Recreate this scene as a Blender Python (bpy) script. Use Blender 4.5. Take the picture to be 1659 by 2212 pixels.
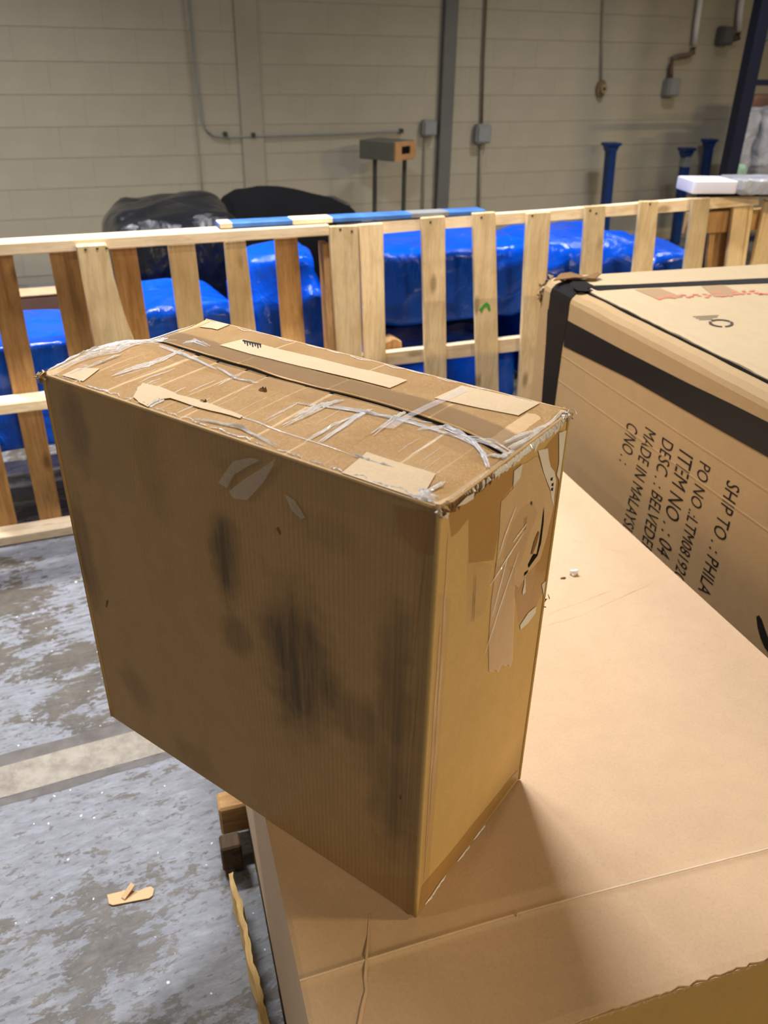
import bpy, bmesh, math, random
import numpy as np
from mathutils import Vector, Matrix, noise

# ------------------------------------------------------------------ clean
for o in list(bpy.data.objects): bpy.data.objects.remove(o, do_unlink=True)
SC = bpy.context.scene
COL = SC.collection
RNG = random.Random(7)

# ------------------------------------------------------------------ camera
W, H, FPX = 1659, 2212, 1738.0
ZL = 0.57                                   # height of the top of the low carton
HC = 1.5400661
CAMROT = Matrix.Rotation(math.radians(60.566), 3, 'X') @ Matrix.Rotation(math.radians(0.978), 3, 'Z')
CAM = Vector((0, 0, HC))
cd = bpy.data.cameras.new('camera'); cam = bpy.data.objects.new('camera', cd); COL.objects.link(cam)
cam.matrix_world = Matrix.Translation(CAM) @ CAMROT.to_4x4()
cd.sensor_fit = 'VERTICAL'; cd.sensor_height = 36.0; cd.sensor_width = 27.0
cd.lens = FPX / H * 36.0
cd.clip_start = 0.05
cd.dof.use_dof = True; cd.dof.focus_distance = 1.12; cd.dof.aperture_fstop = 6.0
SC.camera = cam

# ------------------------------------------------------------------ world, lamps, exposure
w = bpy.data.worlds.new('world'); SC.world = w; w.use_nodes = True
bg = w.node_tree.nodes['Background']; bg.inputs[0].default_value = (1.0, 0.93, 0.82, 1); bg.inputs[1].default_value = 0.08
def lamp(name, loc, along, length, width, power, spread, color=(1, 0.95, 0.86), aim=None):
    l = bpy.data.lights.new(name, 'AREA'); l.shape = 'RECTANGLE'; l.size = length; l.size_y = width
    l.energy = power; l.color = color; l.spread = math.radians(spread)
    o = bpy.data.objects.new(name, l); COL.objects.link(o); o.location = loc
    o.rotation_euler = (0, 0, math.radians(along))
    return o
lamp('ceiling_or_fill_lamp', (-0.22, 2.28, 3.35), 22.3, 0.6, 0.12, 57, 165, (0.95, 0.97, 1.07))
lamp('ceiling_or_fill_lamp', (6.5, 0.7, 3.3), 22.3, 1.2, 0.25, 285, 178, (1, 0.75, 0.42))
lamp('ceiling_or_fill_lamp', (5.4, -4.4, 3.8), 22.3, 1.2, 0.25, 315, 178, (1, 0.84, 0.60))
lamp('ceiling_or_fill_lamp', (-2.2, 3.3, 5.0), 22.3, 1.2, 0.25, 84, 92, (0.97, 0.96, 0.98))  # unseen lamp added to light the left wall, also gives a second shadow edge
lamp('ceiling_or_fill_lamp', (2.6, 4.9, 5.0), 22.3, 1.2, 0.25, 68, 98, (0.97, 0.96, 0.98))  # unseen fill added to brighten the right part of the wall
lamp('ceiling_or_fill_lamp', (-6.2, -1.2, 4.2), 22.3, 1.2, 0.25, 82, 175, (1, 0.84, 0.62))  # unseen left fill added to brighten the taped carton's front
SC.view_settings.view_transform = 'Standard'; SC.view_settings.look = 'None'
SC.view_settings.gamma = 1.0; SC.view_settings.use_curve_mapping = False
SC.view_settings.exposure = 0.66

# ------------------------------------------------------------------ geometry helpers
def ray(u, v): return CAMROT @ Vector(((u - W/2)/FPX, -(v - H/2)/FPX, -1.0))
def hit(u, v, n, d):
    r = ray(u, v); return CAM + r * ((d - n.dot(CAM)) / n.dot(r))
def onz(u, v, z): return hit(u, v, Vector((0, 0, 1)), z)
def proj(X):
    c = CAMROT.transposed() @ (Vector(X) - CAM)
    return (W/2 + FPX*c[0]/-c[2], H/2 - FPX*c[1]/-c[2])
def dirv(deg): a = math.radians(deg); return Vector((math.cos(a), math.sin(a), 0))
class Plane:                                # vertical plane: origin, along, z, outward normal (to the viewer)
    def __init__(s, o, deg, off=0.0):       # off > 0: further from the viewer
        s.e = dirv(deg); s.n = Vector((s.e.y, -s.e.x, 0)); s.o = Vector(o) - s.n*off; s.deg = deg
    def back(s, off): return Plane(s.o, s.deg, off)
    def px(s, u, v): p = hit(u, v, s.n, s.n.dot(s.o)); return ((p - s.o).dot(s.e), p.z)
    def at(s, a, z, out=0.0): q = s.o + s.e*a + s.n*out; return Vector((q.x, q.y, z))

# ------------------------------------------------------------------ object helpers
def root_of(o):
    while o.parent: o = o.parent
    return o
def link_mesh(name, me, mat, parent=None, smooth=False):
    o = bpy.data.objects.new(name, me); COL.objects.link(o)
    if mat: me.materials.append(mat)
    if parent: o.parent = parent
    if smooth:
        for p in me.polygons: p.use_smooth = True
    return o
def obj(name, bm, mat, parent=None, smooth=False, recalc=True, label=None):
    if recalc: bmesh.ops.recalc_face_normals(bm, faces=bm.faces)
    if parent:
        L = root_of(parent).location
        for v in bm.verts: v.co -= L
    me = bpy.data.meshes.new(name); bm.to_mesh(me); bm.free()
    o = link_mesh(name, me, mat, parent, smooth)
    if label: o['label'] = label
    return o
def thing(name, label, cat, loc, group=None):
    o = bpy.data.objects.new(name, None); COL.objects.link(o); o.location = loc; o.empty_display_size = 0.05
    o['label'] = label; o['category'] = cat
    if group: o['group'] = group
    return o
def tag(o, label, cat, group=None):
    o['label'] = label; o['category'] = cat
    if group: o['group'] = group
    return o
def struct(o): o['kind'] = 'structure'; return o
def origin_here(o):                          # a mesh thing gets its origin at its base
    me = o.data; n = len(me.vertices); co = np.empty(n*3); me.vertices.foreach_get('co', co); co = co.reshape(-1, 3)
    c = (co.min(0) + co.max(0))/2; c[2] = co[:, 2].min()
    me.vertices.foreach_set('co', (co - c).ravel()); o.location = c; return o
def bm_prism(pts, depthvec, bevel=0.0):       # polygon pts (world) extruded along depthvec
    bm = bmesh.new(); a = [bm.verts.new(p) for p in pts]; b = [bm.verts.new(Vector(p) + depthvec) for p in pts]
    n = len(a); bm.faces.new(a); bm.faces.new(list(reversed(b)))
    for i in range(n): bm.faces.new((a[i], b[i], b[(i+1) % n], a[(i+1) % n]))
    if bevel: bmesh.ops.bevel(bm, geom=list(bm.edges), offset=bevel, segments=1, affect='EDGES', clamp_overlap=True)
    return bm
def bm_box(c, ex, ey, ez, bevel=0.0, seg=1):  # centre and three half vectors
    c = Vector(c); bm = bmesh.new()
    vs = {}
    for i in (-1, 1):
        for j in (-1, 1):
            for k in (-1, 1): vs[i, j, k] = bm.verts.new(c + ex*i + ey*j + ez*k)
    for f in (((-1,-1,-1),(-1,1,-1),(1,1,-1),(1,-1,-1)), ((-1,-1,1),(1,-1,1),(1,1,1),(-1,1,1)),
              ((-1,-1,-1),(1,-1,-1),(1,-1,1),(-1,-1,1)), ((-1,1,-1),(-1,1,1),(1,1,1),(1,1,-1)),
              ((-1,-1,-1),(-1,-1,1),(-1,1,1),(-1,1,-1)), ((1,-1,-1),(1,1,-1),(1,1,1),(1,-1,1))):
        bm.faces.new([vs[q] for q in f])
    if bevel: bmesh.ops.bevel(bm, geom=list(bm.edges), offset=bevel, segments=seg, affect='EDGES', clamp_overlap=True)
    return bm
def bm_tube(path, r, seg=8, bm=None):
    bm = bm or bmesh.new(); path = [Vector(p) for p in path]; rings = []
    for i, p in enumerate(path):
        t = (path[min(i+1, len(path)-1)] - path[max(i-1, 0)]).normalized()
        up = Vector((0, 0, 1)) if abs(t.z) < .9 else Vector((1, 0, 0))
        x = t.cross(up).normalized(); y = t.cross(x)
        rr = r[i] if isinstance(r, (list, tuple)) else r
        rings.append([bm.verts.new(p + x*rr*math.cos(2*math.pi*k/seg) + y*rr*math.sin(2*math.pi*k/seg)) for k in range(seg)])
    for a, b in zip(rings, rings[1:]):
        for k in range(seg): bm.faces.new((a[k], a[(k+1) % seg], b[(k+1) % seg], b[k]))
    bm.faces.new(rings[0]); bm.faces.new(list(reversed(rings[-1])))
    return bm

# ------------------------------------------------------------------ materials
def srgb(r, g, b):
    f = lambda c: (c/255/12.92) if c/255 <= .04045 else ((c/255 + .055)/1.055)**2.4
    return (f(r), f(g), f(b), 1.0)
class Mat:
    def __init__(s, name, rough=.6, spec=.5):
        s.m = bpy.data.materials.new(name); s.m.use_nodes = True; s.nt = s.m.node_tree
        s.b = s.nt.nodes['Principled BSDF']; s.b.inputs['Roughness'].default_value = rough
        s.b.inputs['Specular IOR Level'].default_value = spec
        s.tc = s.n('ShaderNodeTexCoord')
    def n(s, t, **kw):
        x = s.nt.nodes.new(t)
        for k, v in kw.items():
            if hasattr(x, k): setattr(x, k, v)
            else: x.inputs[k].default_value = v
        return x
    def l(s, a, b): s.nt.links.new(a, b)
    def vec(s, scale=(1, 1, 1), rot=0.0, loc=(0, 0, 0)):
        # rotate into a frame first, then scale
        m = s.n('ShaderNodeMapping'); m.inputs['Rotation'].default_value = (0, 0, math.radians(-rot)); s.l(s.tc.outputs['Object'], m.inputs[0])
        k = s.n('ShaderNodeMapping'); k.inputs['Scale'].default_value = scale; k.inputs['Location'].default_value = loc; s.l(m.outputs[0], k.inputs[0])
        return k.outputs[0]
    def noise(s, vec, scale, detail=4, rough=.55, dist=0):
        x = s.n('ShaderNodeTexNoise'); x.inputs['Scale'].default_value = scale; x.inputs['Detail'].default_value = detail
        x.inputs['Roughness'].default_value = rough; x.inputs['Distortion'].default_value = dist
        if vec: s.l(vec, x.inputs['Vector'])
        return x.outputs[0]
    def ramp(s, fac, stops, interp='LINEAR'):
        x = s.n('ShaderNodeValToRGB'); cr = x.color_ramp; cr.interpolation = interp
        while len(cr.elements) < len(stops): cr.elements.new(0.5)
        for e, (p, c) in zip(cr.elements, stops):
            e.position = p; e.color = c if len(c) == 4 else (c[0], c[1], c[2], 1)
        s.l(fac, x.inputs[0]); return x.outputs[0]
    def mix(s, fac, a, b, mode='MIX'):
        x = s.n('ShaderNodeMix'); x.data_type = 'RGBA'; x.blend_type = mode
        for sock, val in ((x.inputs[0], fac), (x.inputs[6], a), (x.inputs[7], b)):
            if isinstance(val, (int, float)): sock.default_value = val
            elif isinstance(val, tuple): sock.default_value = val
            else: s.l(val, sock)
        return x.outputs[2]
    def math(s, op, a, b=0.0, clamp=False):
        x = s.n('ShaderNodeMath'); x.operation = op; x.use_clamp = clamp
        for sock, val in ((x.inputs[0], a), (x.inputs[1], b)):
            if isinstance(val, (int, float)): sock.default_value = val
            else: s.l(val, sock)
        return x.outputs[0]
    def col(s, c): 
        if isinstance(c, tuple): s.b.inputs['Base Color'].default_value = c
        else: s.l(c, s.b.inputs['Base Color'])
    def bump(s, h, strength=.3, dist=.01):
        x = s.n('ShaderNodeBump'); x.inputs['Strength'].default_value = strength; x.inputs['Distance'].default_value = dist
        s.l(h, x.inputs['Height']); 
        if s.b.inputs['Normal'].is_linked: s.l(s.b.inputs['Normal'].links[0].from_socket, x.inputs['Normal'])
        s.l(x.outputs[0], s.b.inputs['Normal'])
    def rough(s, sock): s.l(sock, s.b.inputs['Roughness'])
def plain(name, c, rough=.6, spec=.4, var=.12, vs=8, metallic=0):
    m = Mat(name, rough, spec); v = m.noise(m.vec(), vs, 5)
    d = tuple(x*(1-var) for x in c[:3]) + (1,); e = tuple(min(1, x*(1+var)) for x in c[:3]) + (1,)
    m.col(m.ramp(v, [(.3, d), (.7, e)])); m.b.inputs['Metallic'].default_value = metallic
    return m.m

def wood(name, c1, c2, axis, deg=0.0):
    m = Mat(name, .75, .25)
    sc = {'z': (22, 22, 1.6), 'x': (1.6, 22, 22), 'y': (22, 1.6, 22)}[axis]
    info = m.n('ShaderNodeObjectInfo')
    off = m.n('ShaderNodeVectorMath'); off.operation = 'ADD'
    v = m.vec(sc, deg); m.l(v, off.inputs[0])
    sc2 = m.math('MULTIPLY', info.outputs['Random'], 37.0); m.l(sc2, off.inputs[1])
    g = m.noise(off.outputs[0], 1.6, 6, .6, .6)
    f = m.noise(off.outputs[0], 6, 3, .6, .2)
    base = m.ramp(g, [(.3, c2), (.5, c1), (.72, tuple(min(1, x*1.12) for x in c1[:3]) + (1,))])
    base = m.mix(.35, base, m.ramp(f, [(.35, c2), (.6, c1)]))
    big = m.noise(m.vec((3, 3, 3)), 1.3, 3)
    base = m.mix(m.ramp(big, [(.5, (0, 0, 0)), (.75, (.5, .5, .5))]), base, tuple(x*.62 for x in c2[:3]) + (1,))
    kv = m.n('ShaderNodeTexVoronoi'); kv.feature = 'F1'; kv.inputs['Scale'].default_value = 1.0
    ko = m.n('ShaderNodeVectorMath'); ko.operation = 'ADD'; m.l(m.vec({'z': (9, 9, 3.4), 'x': (3.4, 9, 9), 'y': (9, 3.4, 9)}[axis], deg), ko.inputs[0]); m.l(m.math('MULTIPLY', info.outputs['Random'], 91.0), ko.inputs[1]); m.l(ko.outputs[0], kv.inputs['Vector'])
    base = m.mix(m.ramp(kv.outputs['Distance'], [(.07, (.75, .75, .75)), (.16, (0, 0, 0))]), base, tuple(x*.38 for x in c2[:3]) + (1,))
    gr = m.noise(m.vec({'z': (14, 14, 5), 'x': (5, 14, 14), 'y': (14, 5, 14)}[axis], deg), 1.0, 6, .7)
    base = m.mix(m.ramp(gr, [(.52, (0, 0, 0)), (.72, (.55, .55, .55))]), base, tuple(x*.55 + .02 for x in c2[:3]) + (1,))
    fg = m.noise(off.outputs[0], 14, 3, .7)
    base = m.mix(m.ramp(fg, [(.5, (0, 0, 0)), (.7, (.45, .45, .45))]), base, tuple(x*.8 for x in c2[:3]) + (1,))
    hs = m.n('ShaderNodeHueSaturation'); m.l(base, hs.inputs['Color'])
    m.l(m.math('MULTIPLY_ADD', info.outputs['Random'], .34), hs.inputs['Value'])
    hs.inputs['Value'].links[0].from_node.inputs[2].default_value = .83
    m.col(hs.outputs[0]); m.bump(g, .25, .003)
    return m.m

def cardboard(name, c, flute_deg=None, flute_axis='h', var=.1, rough=.7, smudges=(), spec=.3, frame=None, tint=None):
    """kraft board; flute lines as relief; smudges = dirt spots (centre, radii) in the object's own coordinates"""
    m = Mat(name, rough, spec)
    lo = m.noise(m.vec(), 3.2, 5, .6); fi = m.noise(m.vec((1, 1, 1)), 240, 4, .75); me = m.noise(m.vec((1, 1, 1)), 26, 4, .65)
    d = tuple(x*(1-var) for x in c[:3]) + (1,); e = tuple(min(1, x*(1+var)) for x in c[:3]) + (1,)
    base = m.ramp(lo, [(.3, d), (.7, e)])
    base = m.mix(.5, base, m.ramp(me, [(.35, d), (.65, e)]))
    base = m.mix(m.ramp(fi, [(.52, (0, 0, 0)), (.75, (.5, .5, .5))]), base, tuple(x*.74 for x in c[:3]) + (1,))
    base = m.mix(m.ramp(fi, [(.28, (.4, .4, .4)), (.46, (0, 0, 0))]), base, tuple(min(1, x*1.2) for x in c[:3]) + (1,))
    if flute_deg is not None:
        wv = m.n('ShaderNodeTexWave'); wv.wave_type = 'BANDS'; wv.bands_direction = {'h': 'X', 'v': 'Z', 'y': 'Y'}[flute_axis]
        wv.inputs['Scale'].default_value = 46; wv.inputs['Distortion'].default_value = .6; wv.inputs['Detail'].default_value = 2
        m.l(m.vec((1, 1, 1), flute_deg), wv.inputs[0])
        m.bump(wv.outputs[0], .10, .0012)
        un = m.noise(m.vec((9, 9, .6), flute_deg), 1.0, 3, .6); base = m.mix(m.math('MULTIPLY', m.ramp(wv.outputs[0], [(.55, (0, 0, 0)), (.95, (1, 1, 1))]), m.ramp(un, [(.4, (.02, .02, .02)), (.68, (.30, .30, .30))])), base, tuple(x*.55 for x in c[:3]) + (1,))
    if smudges:
        streak = m.noise(m.vec((60, 60, 4)), 1.0, 4, .7)
        blot = m.noise(m.vec((1, 1, 1)), 14, 4, .6)
        tot = None
        for (cx, cy, cz), (rx, rz), amt in smudges:
            # rx along the face (both x and y), rz vertical
            v = m.n('ShaderNodeMapping'); v.vector_type = 'TEXTURE'
            v.inputs['Location'].default_value = (cx, cy, cz); v.inputs['Scale'].default_value = (rx, rx, rz)
            m.l(m.tc.outputs['Object'], v.inputs[0])
            ln = m.n('ShaderNodeVectorMath'); ln.operation = 'LENGTH'; m.l(v.outputs[0], ln.inputs[0])
            dd = m.math('ADD', ln.outputs['Value'], m.math('MULTIPLY_ADD', blot, 1.2)); dd.node.inputs[1].default_value = 0
            l2 = m.math('ADD', ln.outputs['Value'], m.math('MULTIPLY', m.math('SUBTRACT', blot, .5), 1.4))
            mr = m.n('ShaderNodeMapRange'); mr.interpolation_type = 'SMOOTHSTEP'
            mr.inputs[1].default_value = 1.25; mr.inputs[2].default_value = .35; mr.inputs[3].default_value = 0; mr.inputs[4].default_value = amt
            m.l(l2, mr.inputs[0])
            tot = mr.outputs[0] if tot is None else m.math('MAXIMUM', tot, mr.outputs[0])
        tot = m.math('MULTIPLY', tot, m.ramp(streak, [(.3, (.45, .45, .45)), (.62, (1, 1, 1))]))
        base = m.mix(tot, base, srgb(52, 50, 46))
    m.col(base); m.bump(me, .12, .0015)
    return m.m

def film(name, c, alpha, rough=.18, bump=.5, bs=60, spec=.5, white=0.0):
    m = Mat(name, rough, spec); m.col(c); m.b.inputs['Alpha'].default_value = alpha
    h = m.noise(m.vec((1, 1, 1)), bs, 4, .6, .4); m.bump(h, bump, .004)
    m.b.inputs['Coat Weight'].default_value = .4; m.b.inputs['Coat Roughness'].default_value = .06
    return m.m

def wrapped(name, c, rough=.18):
    m = Mat(name, rough, .5)
    n1 = m.noise(m.vec(), 3.0, 4); m.col(m.ramp(n1, [(.3, tuple(x*.8 for x in c[:3]) + (1,)), (.7, c)]))
    h = m.noise(m.vec((1, 1, .5)), 7, 6, .6, 1.2)
    wp = m.n('ShaderNodeVectorMath'); wp.operation = 'MULTIPLY_ADD'; nn = m.n('ShaderNodeTexNoise'); nn.inputs['Scale'].default_value = 4; m.l(m.tc.outputs['Object'], nn.inputs['Vector'])
    m.l(nn.outputs['Color'], wp.inputs[0]); wp.inputs[1].default_value = (.35, .35, .5); m.l(m.tc.outputs['Object'], wp.inputs[2])
    tot = h
    for sc_, amt in ((4.5, 1.3), (10, .5)):
        v = m.n('ShaderNodeTexVoronoi'); v.feature = 'F1'; v.inputs['Scale'].default_value = sc_; m.l(wp.outputs[0], v.inputs['Vector'])
        tot = m.math('ADD', tot, m.math('MULTIPLY', v.outputs['Distance'], amt))
    m.bump(tot, .8, .022); m.b.inputs['Specular IOR Level'].default_value = .3
    m.b.inputs['Coat Weight'].default_value = .15; m.b.inputs['Coat Roughness'].default_value = .05
    return m.m

K_BOX = srgb(190, 152, 98)
M_wood_v = wood('pale_pine_upright', srgb(236, 212, 166), srgb(208, 174, 122), 'z')
M_wood_d = wood('shade_brown_pine', srgb(196, 156, 104), srgb(150, 108, 62), 'z')  # darker pine; shade on the left slats and end board is in the colour
M_wood_h = wood('pale_pine_rail', srgb(250, 228, 192), srgb(226, 192, 144), 'x', 22.3)
M_wood_p = wood('pallet_pine', srgb(200, 160, 108), srgb(150, 108, 66), 'x', 17.3)
M_wood_q = wood('pallet_pine_stringer', srgb(104, 84, 60), srgb(60, 46, 32), 'y', 17.3)
M_wood_y = wood('split_pale_wood', srgb(226, 196, 132), srgb(176, 140, 86), 'y', 17.3)
M_blue = wrapped('blue_film', srgb(0, 84, 218), .2)
M_black = wrapped('black_film', srgb(22, 24, 28), .22)
M_cloth = plain('black_cloth', srgb(12, 12, 14), .9, .1)
M_silver = wrapped('silver_film', srgb(190, 196, 210), .3)
M_white = plain('white_foam', srgb(225, 225, 238), .45, .4, .03)
M_greywrap = wrapped('grey_film', srgb(168, 170, 178), .3)
M_blackpaint = plain('dark_metal', srgb(52, 54, 50), .6, .4)
M_greysteel = plain('grey_steel', srgb(98, 100, 96), .6, .4, .1, 5)
M_greybox = plain('grey_box', srgb(132, 134, 134), .6, .4, .08)
M_bluepaint = plain('blue_paint', srgb(6, 50, 108), .45, .5, .2, 9)
M_rackblue = plain('rack_blue_paint', srgb(4, 12, 38), .45, .5, .15, 9)
M_pipe = plain('painted_pipe', srgb(150, 142, 126), .7, .3, .06)
M_pipeb = plain('brown_pipe', srgb(105, 88, 74), .7, .3, .1)
M_pipew = plain('white_pipe', srgb(205, 205, 205), .45, .4, .05)
M_bluegrey = plain('blue_grey_pipe', srgb(140, 142, 138), .6, .3, .08)
M_brown = plain('brown_fixture', srgb(120, 98, 70), .7, .3, .15, 20)
M_tan = plain('tan_end_plate', srgb(176, 132, 88), .7, .3, .1)
M_dark = plain('dark_void', srgb(20, 16, 12), .9, .1)  # near-black; also painted in as the shade inside the carton seam
M_tapeblack = plain('black_tape', srgb(17, 15, 15), .5, .3, .15, 30)
M_ink = plain('black_ink', srgb(30, 26, 24), .7, .2, .1, 40)
M_inkgrey = plain('grey_ink', srgb(74, 66, 56), .7, .2, .1, 40)
M_red = plain('faded_red_ink', srgb(205, 120, 96), .8, .2, .12, 60)
M_green = plain('green_paint', srgb(70, 160, 50), .6, .3)
M_greenwrap = wrapped('pale_green_film', srgb(150, 185, 160), .4)
M_paper = plain('white_paper', srgb(206, 200, 188), .55, .4, .06, 40)

# kraft boards
M_top = cardboard('small_carton_kraft_top', srgb(205, 172, 124), None)
M_patch = cardboard('bare_kraft', srgb(204, 178, 138), None, var=.05)
M_low = cardboard('low_carton_kraft', srgb(212, 179, 140), None, var=.05)
M_lowside = cardboard('low_carton_side', srgb(212, 188, 158), None, var=.06)
M_ship = cardboard('tall_carton_kraft', srgb(170, 141, 99), None, var=.05)
M_shiptop = cardboard('tall_carton_top_kraft', srgb(180, 159, 124), None, var=.05)
M_lip = cardboard('torn_edge_paper', srgb(196, 160, 116), None, var=.25)
M_core = cardboard('torn_corrugated_core', srgb(120, 88, 52), None, var=.25)
M_scrap = cardboard('scrap_kraft', srgb(220, 184, 136), None, var=.05)
M_oldbox = cardboard('dull_brown_carton', srgb(128, 96, 78), None)
M_tape = film('amber_packing_tape', srgb(176, 128, 62), .42, .22, .25, 45)
def mottled(name, c1, c2, alpha):
    m = Mat(name, .22, .5); f = m.noise(m.vec((1, 1, 1)), 420, 3, .8); g = m.noise(m.vec((1, 1, 1)), 16, 5, .65)
    q = m.math('ADD', m.math('MULTIPLY', f, .72), m.math('MULTIPLY', g, .28))
    m.col(m.ramp(q, [(.44, c1), (.60, c2)])); m.b.inputs['Alpha'].default_value = alpha
    m.bump(m.noise(m.vec((1, 1, 1)), 55, 4, .6, .4), .3, .003); m.b.inputs['Coat Weight'].default_value = .4; m.b.inputs['Coat Roughness'].default_value = .08
    return m.m
M_tapetop = mottled('mottled_amber_tape', srgb(178, 134, 74), srgb(212, 177, 124), .52)
M_smear = film('white_sheen_film', srgb(248, 246, 244), .27, .2, .5, 140)  # clear film whitened, so part of its sheen is in the colour
M_tapec = film('clear_packing_tape', srgb(160, 134, 104), .42, .18, .45, 60)
M_tapew = film('whitened_crumpled_tape', srgb(250, 249, 248), .78, .2, .45, 120)  # clear tape coloured near-white to paint in the lamp glints
M_tapet = film('tan_tape_strip', srgb(206, 172, 132), .62, .3, .3, 60)
M_tapethin = film('thin_clear_tape', srgb(190, 160, 118), .16, .22, .3, 60)
M_loose = film('loose_clear_tape', srgb(206, 196, 184), .42, .2, .6, 80)
M_sidelabel = cardboard('side_label_paper', srgb(190, 160, 122), None, var=.05)

# =================================================================== SETTING
AX = 22.3
BW = Plane(dirv(AX + 90) * 6.72, AX)          # back wall
def floor_mat():
    m = Mat('worn_painted_concrete', .45, .45)
    v1 = m.noise(m.vec((1, 2.0, 1), AX), 2.4, 10, .72, .25); v2 = m.noise(m.vec((1, 2.2, 1), AX + 6), 24, 8, .72, .3); big = m.noise(m.vec((1, 1.3, 1), AX), .9, 4, .6, .4)
    s = m.math('ADD', m.math('MULTIPLY', v1, .8), m.math('MULTIPLY', v2, .5)); s = m.math('ADD', s, m.math('MULTIPLY', m.math('SUBTRACT', big, .5), .8))
    mask = m.ramp(s, [(.615, (0, 0, 0)), (.645, (1, 1, 1))])
    bare = m.ramp(m.noise(m.vec(), 12, 8, .75), [(.3, srgb(66, 61, 54)), (.7, srgb(104, 96, 84))])
    paint = m.ramp(m.noise(m.vec((1, 3, 1), AX), 18, 8, .75), [(.28, srgb(106, 107, 109)), (.5, srgb(128, 130, 135)), (.72, srgb(152, 155, 161))])
    c = m.mix(mask, bare, paint)
    fl = m.noise(m.vec((1, 2.4, 1), AX + 8), 30, 6, .6, .4); c = m.mix(m.ramp(fl, [(.585, (0, 0, 0)), (.63, (.8, .8, .8))]), c, srgb(88, 83, 79))
    scr = m.noise(m.vec((2, 46, 2), AX + 5), 1.0, 4, .65); c = m.mix(m.ramp(scr, [(.60, (0, 0, 0)), (.68, (.5, .5, .5))]), c, srgb(98, 92, 88))
    spk = m.noise(m.vec(), 95, 2, .5); c = m.mix(m.ramp(spk, [(.70, (0, 0, 0)), (.75, (.7, .7, .7))]), c, srgb(80, 75, 71))
    glint = m.noise(m.vec((1, 1, 1), AX, (5, 3, 1)), 60, 1, .4); c = m.mix(m.ramp(glint, [(.76, (0, 0, 0)), (.775, (1, 1, 1))]), c, srgb(225, 225, 230))  # sparse white specks paint glints into the floor colour
    m.col(c); m.bump(s, .5, .006); m.bump(fl, .3, .003); m.bump(spk, .25, .002)
    m.rough(m.ramp(v2, [(.3, (.28, .28, .28)), (.7, (.6, .6, .6))]))
    return m.m
bm = bmesh.new()
for p in ((-12, -6), (14, -6), (14, 16), (-12, 16)): bm.verts.new((p[0], p[1], 0))
bm.faces.new(bm.verts)
r_ = bmesh.ops.extrude_face_region(bm, geom=list(bm.faces))
for g in r_['geom']:
    if isinstance(g, bmesh.types.BMVert): g.co.z = -.1
floor = struct(obj('floor', bm, floor_mat()))
# painted lane line on the floor, parallel to the wall
ms = Mat('worn_lane_paint', .55, .35)
msn = ms.noise(ms.vec(), 16, 6, .7); ms.col(ms.ramp(msn, [(.3, srgb(120, 112, 97)), (.55, srgb(160, 151, 136)), (.75, srgb(172, 165, 151))])); ms.bump(msn, .2, .003)
la, lb = onz(0, 1690, 0), onz(330, 1600, 0); ld = (lb - la).normalized(); ln = Vector((-ld.y, ld.x, 0))
bm = bmesh.new(); K = 60; hw = .052
row = []
for i in range(K+1):
    p = la + ld*(-3 + 6.5*i/K)
    row.append([bm.verts.new(p + ln*(sgn*(hw + .006*noise.noise(Vector((i*.9, sgn*3, 0))))) + Vector((0, 0, .0012))) for sgn in (-1, 1)])
for a, b in zip(row, row[1:]): bm.faces.new((a[0], b[0], b[1], a[1]))
for (off_, hw_) in ((.074, .024), (-.064, .014)):
    b2 = bmesh.new(); rr0 = []
    for i in range(K+1):
        p = la + ld*(-3 + 6.5*i/K); a_ = hw_*(1 + .7*noise.noise(Vector((i*.8, off_*40, 3)))); rr0.append([b2.verts.new(p + ln*(off_ - a_) + Vector((0, 0, .0006))), b2.verts.new(p + ln*(off_ + a_*.8) + Vector((0, 0, .0006)))])
    for a, b in zip(rr0, rr0[1:]): b2.faces.new((a[0], b[0], b[1], a[1]))
    obj('worn_band', b2, plain('worn_bare_band', srgb(104, 98, 93), .6, .3, .25, 22), floor, label='dark worn band beside the lane line')
obj('lane_line', bm, ms.m, floor, label='pale painted lane line crossing the worn grey floor')

# ---- back wall of painted blocks
def wall_mat(name, c, v=.05):
    m = Mat(name, .72, .25); info = m.n('ShaderNodeObjectInfo')
    b = m.noise(m.vec(), 5, 5, .6); f = m.noise(m.vec(), 120, 3, .6)
    base = m.ramp(b, [(.3, tuple(x*(1-v) for x in c[:3]) + (1,)), (.7, tuple(min(1, x*(1+v)) for x in c[:3]) + (1,))])
    hs = m.n('ShaderNodeHueSaturation'); m.l(base, hs.inputs['Color'])
    q = m.math('MULTIPLY_ADD', info.outputs['Random'], .025); q.node.inputs[2].default_value = .987; m.l(q, hs.inputs['Value'])
    m.col(hs.outputs[0]); m.bump(f, .25, .003); m.bump(b, .1, .01)
    return m.m
M_block = wall_mat('painted_block', srgb(166, 159, 141)); M_mortar = wall_mat('painted_mortar', srgb(158, 151, 134))
wl = bm_box(BW.at(0, 3.0, -.1), BW.e*11, BW.n*.098, Vector((0, 0, 3.0)))
wall = struct(obj('wall_back', wl, M_mortar))
bw, bh, gap = .4064, .2032, .0035
bmb = bm_box((0, 0, 0), BW.e*(bw-.0008)/2, BW.n*.004, Vector((0, 0, (bh-gap)/2)), .0005)
bmesh.ops.recalc_face_normals(bmb, faces=bmb.faces)
bme = bpy.data.meshes.new('wall_block'); bmb.to_mesh(bme); bmb.free(); bme.materials.append(M_block)
smin, smax = BW.px(-150, 300)[0], BW.px(1800, 300)[0]
zj = BW.px(0, 345)[1]; z0 = zj - bh*4
far = bmesh.new()
nb = 0
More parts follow.
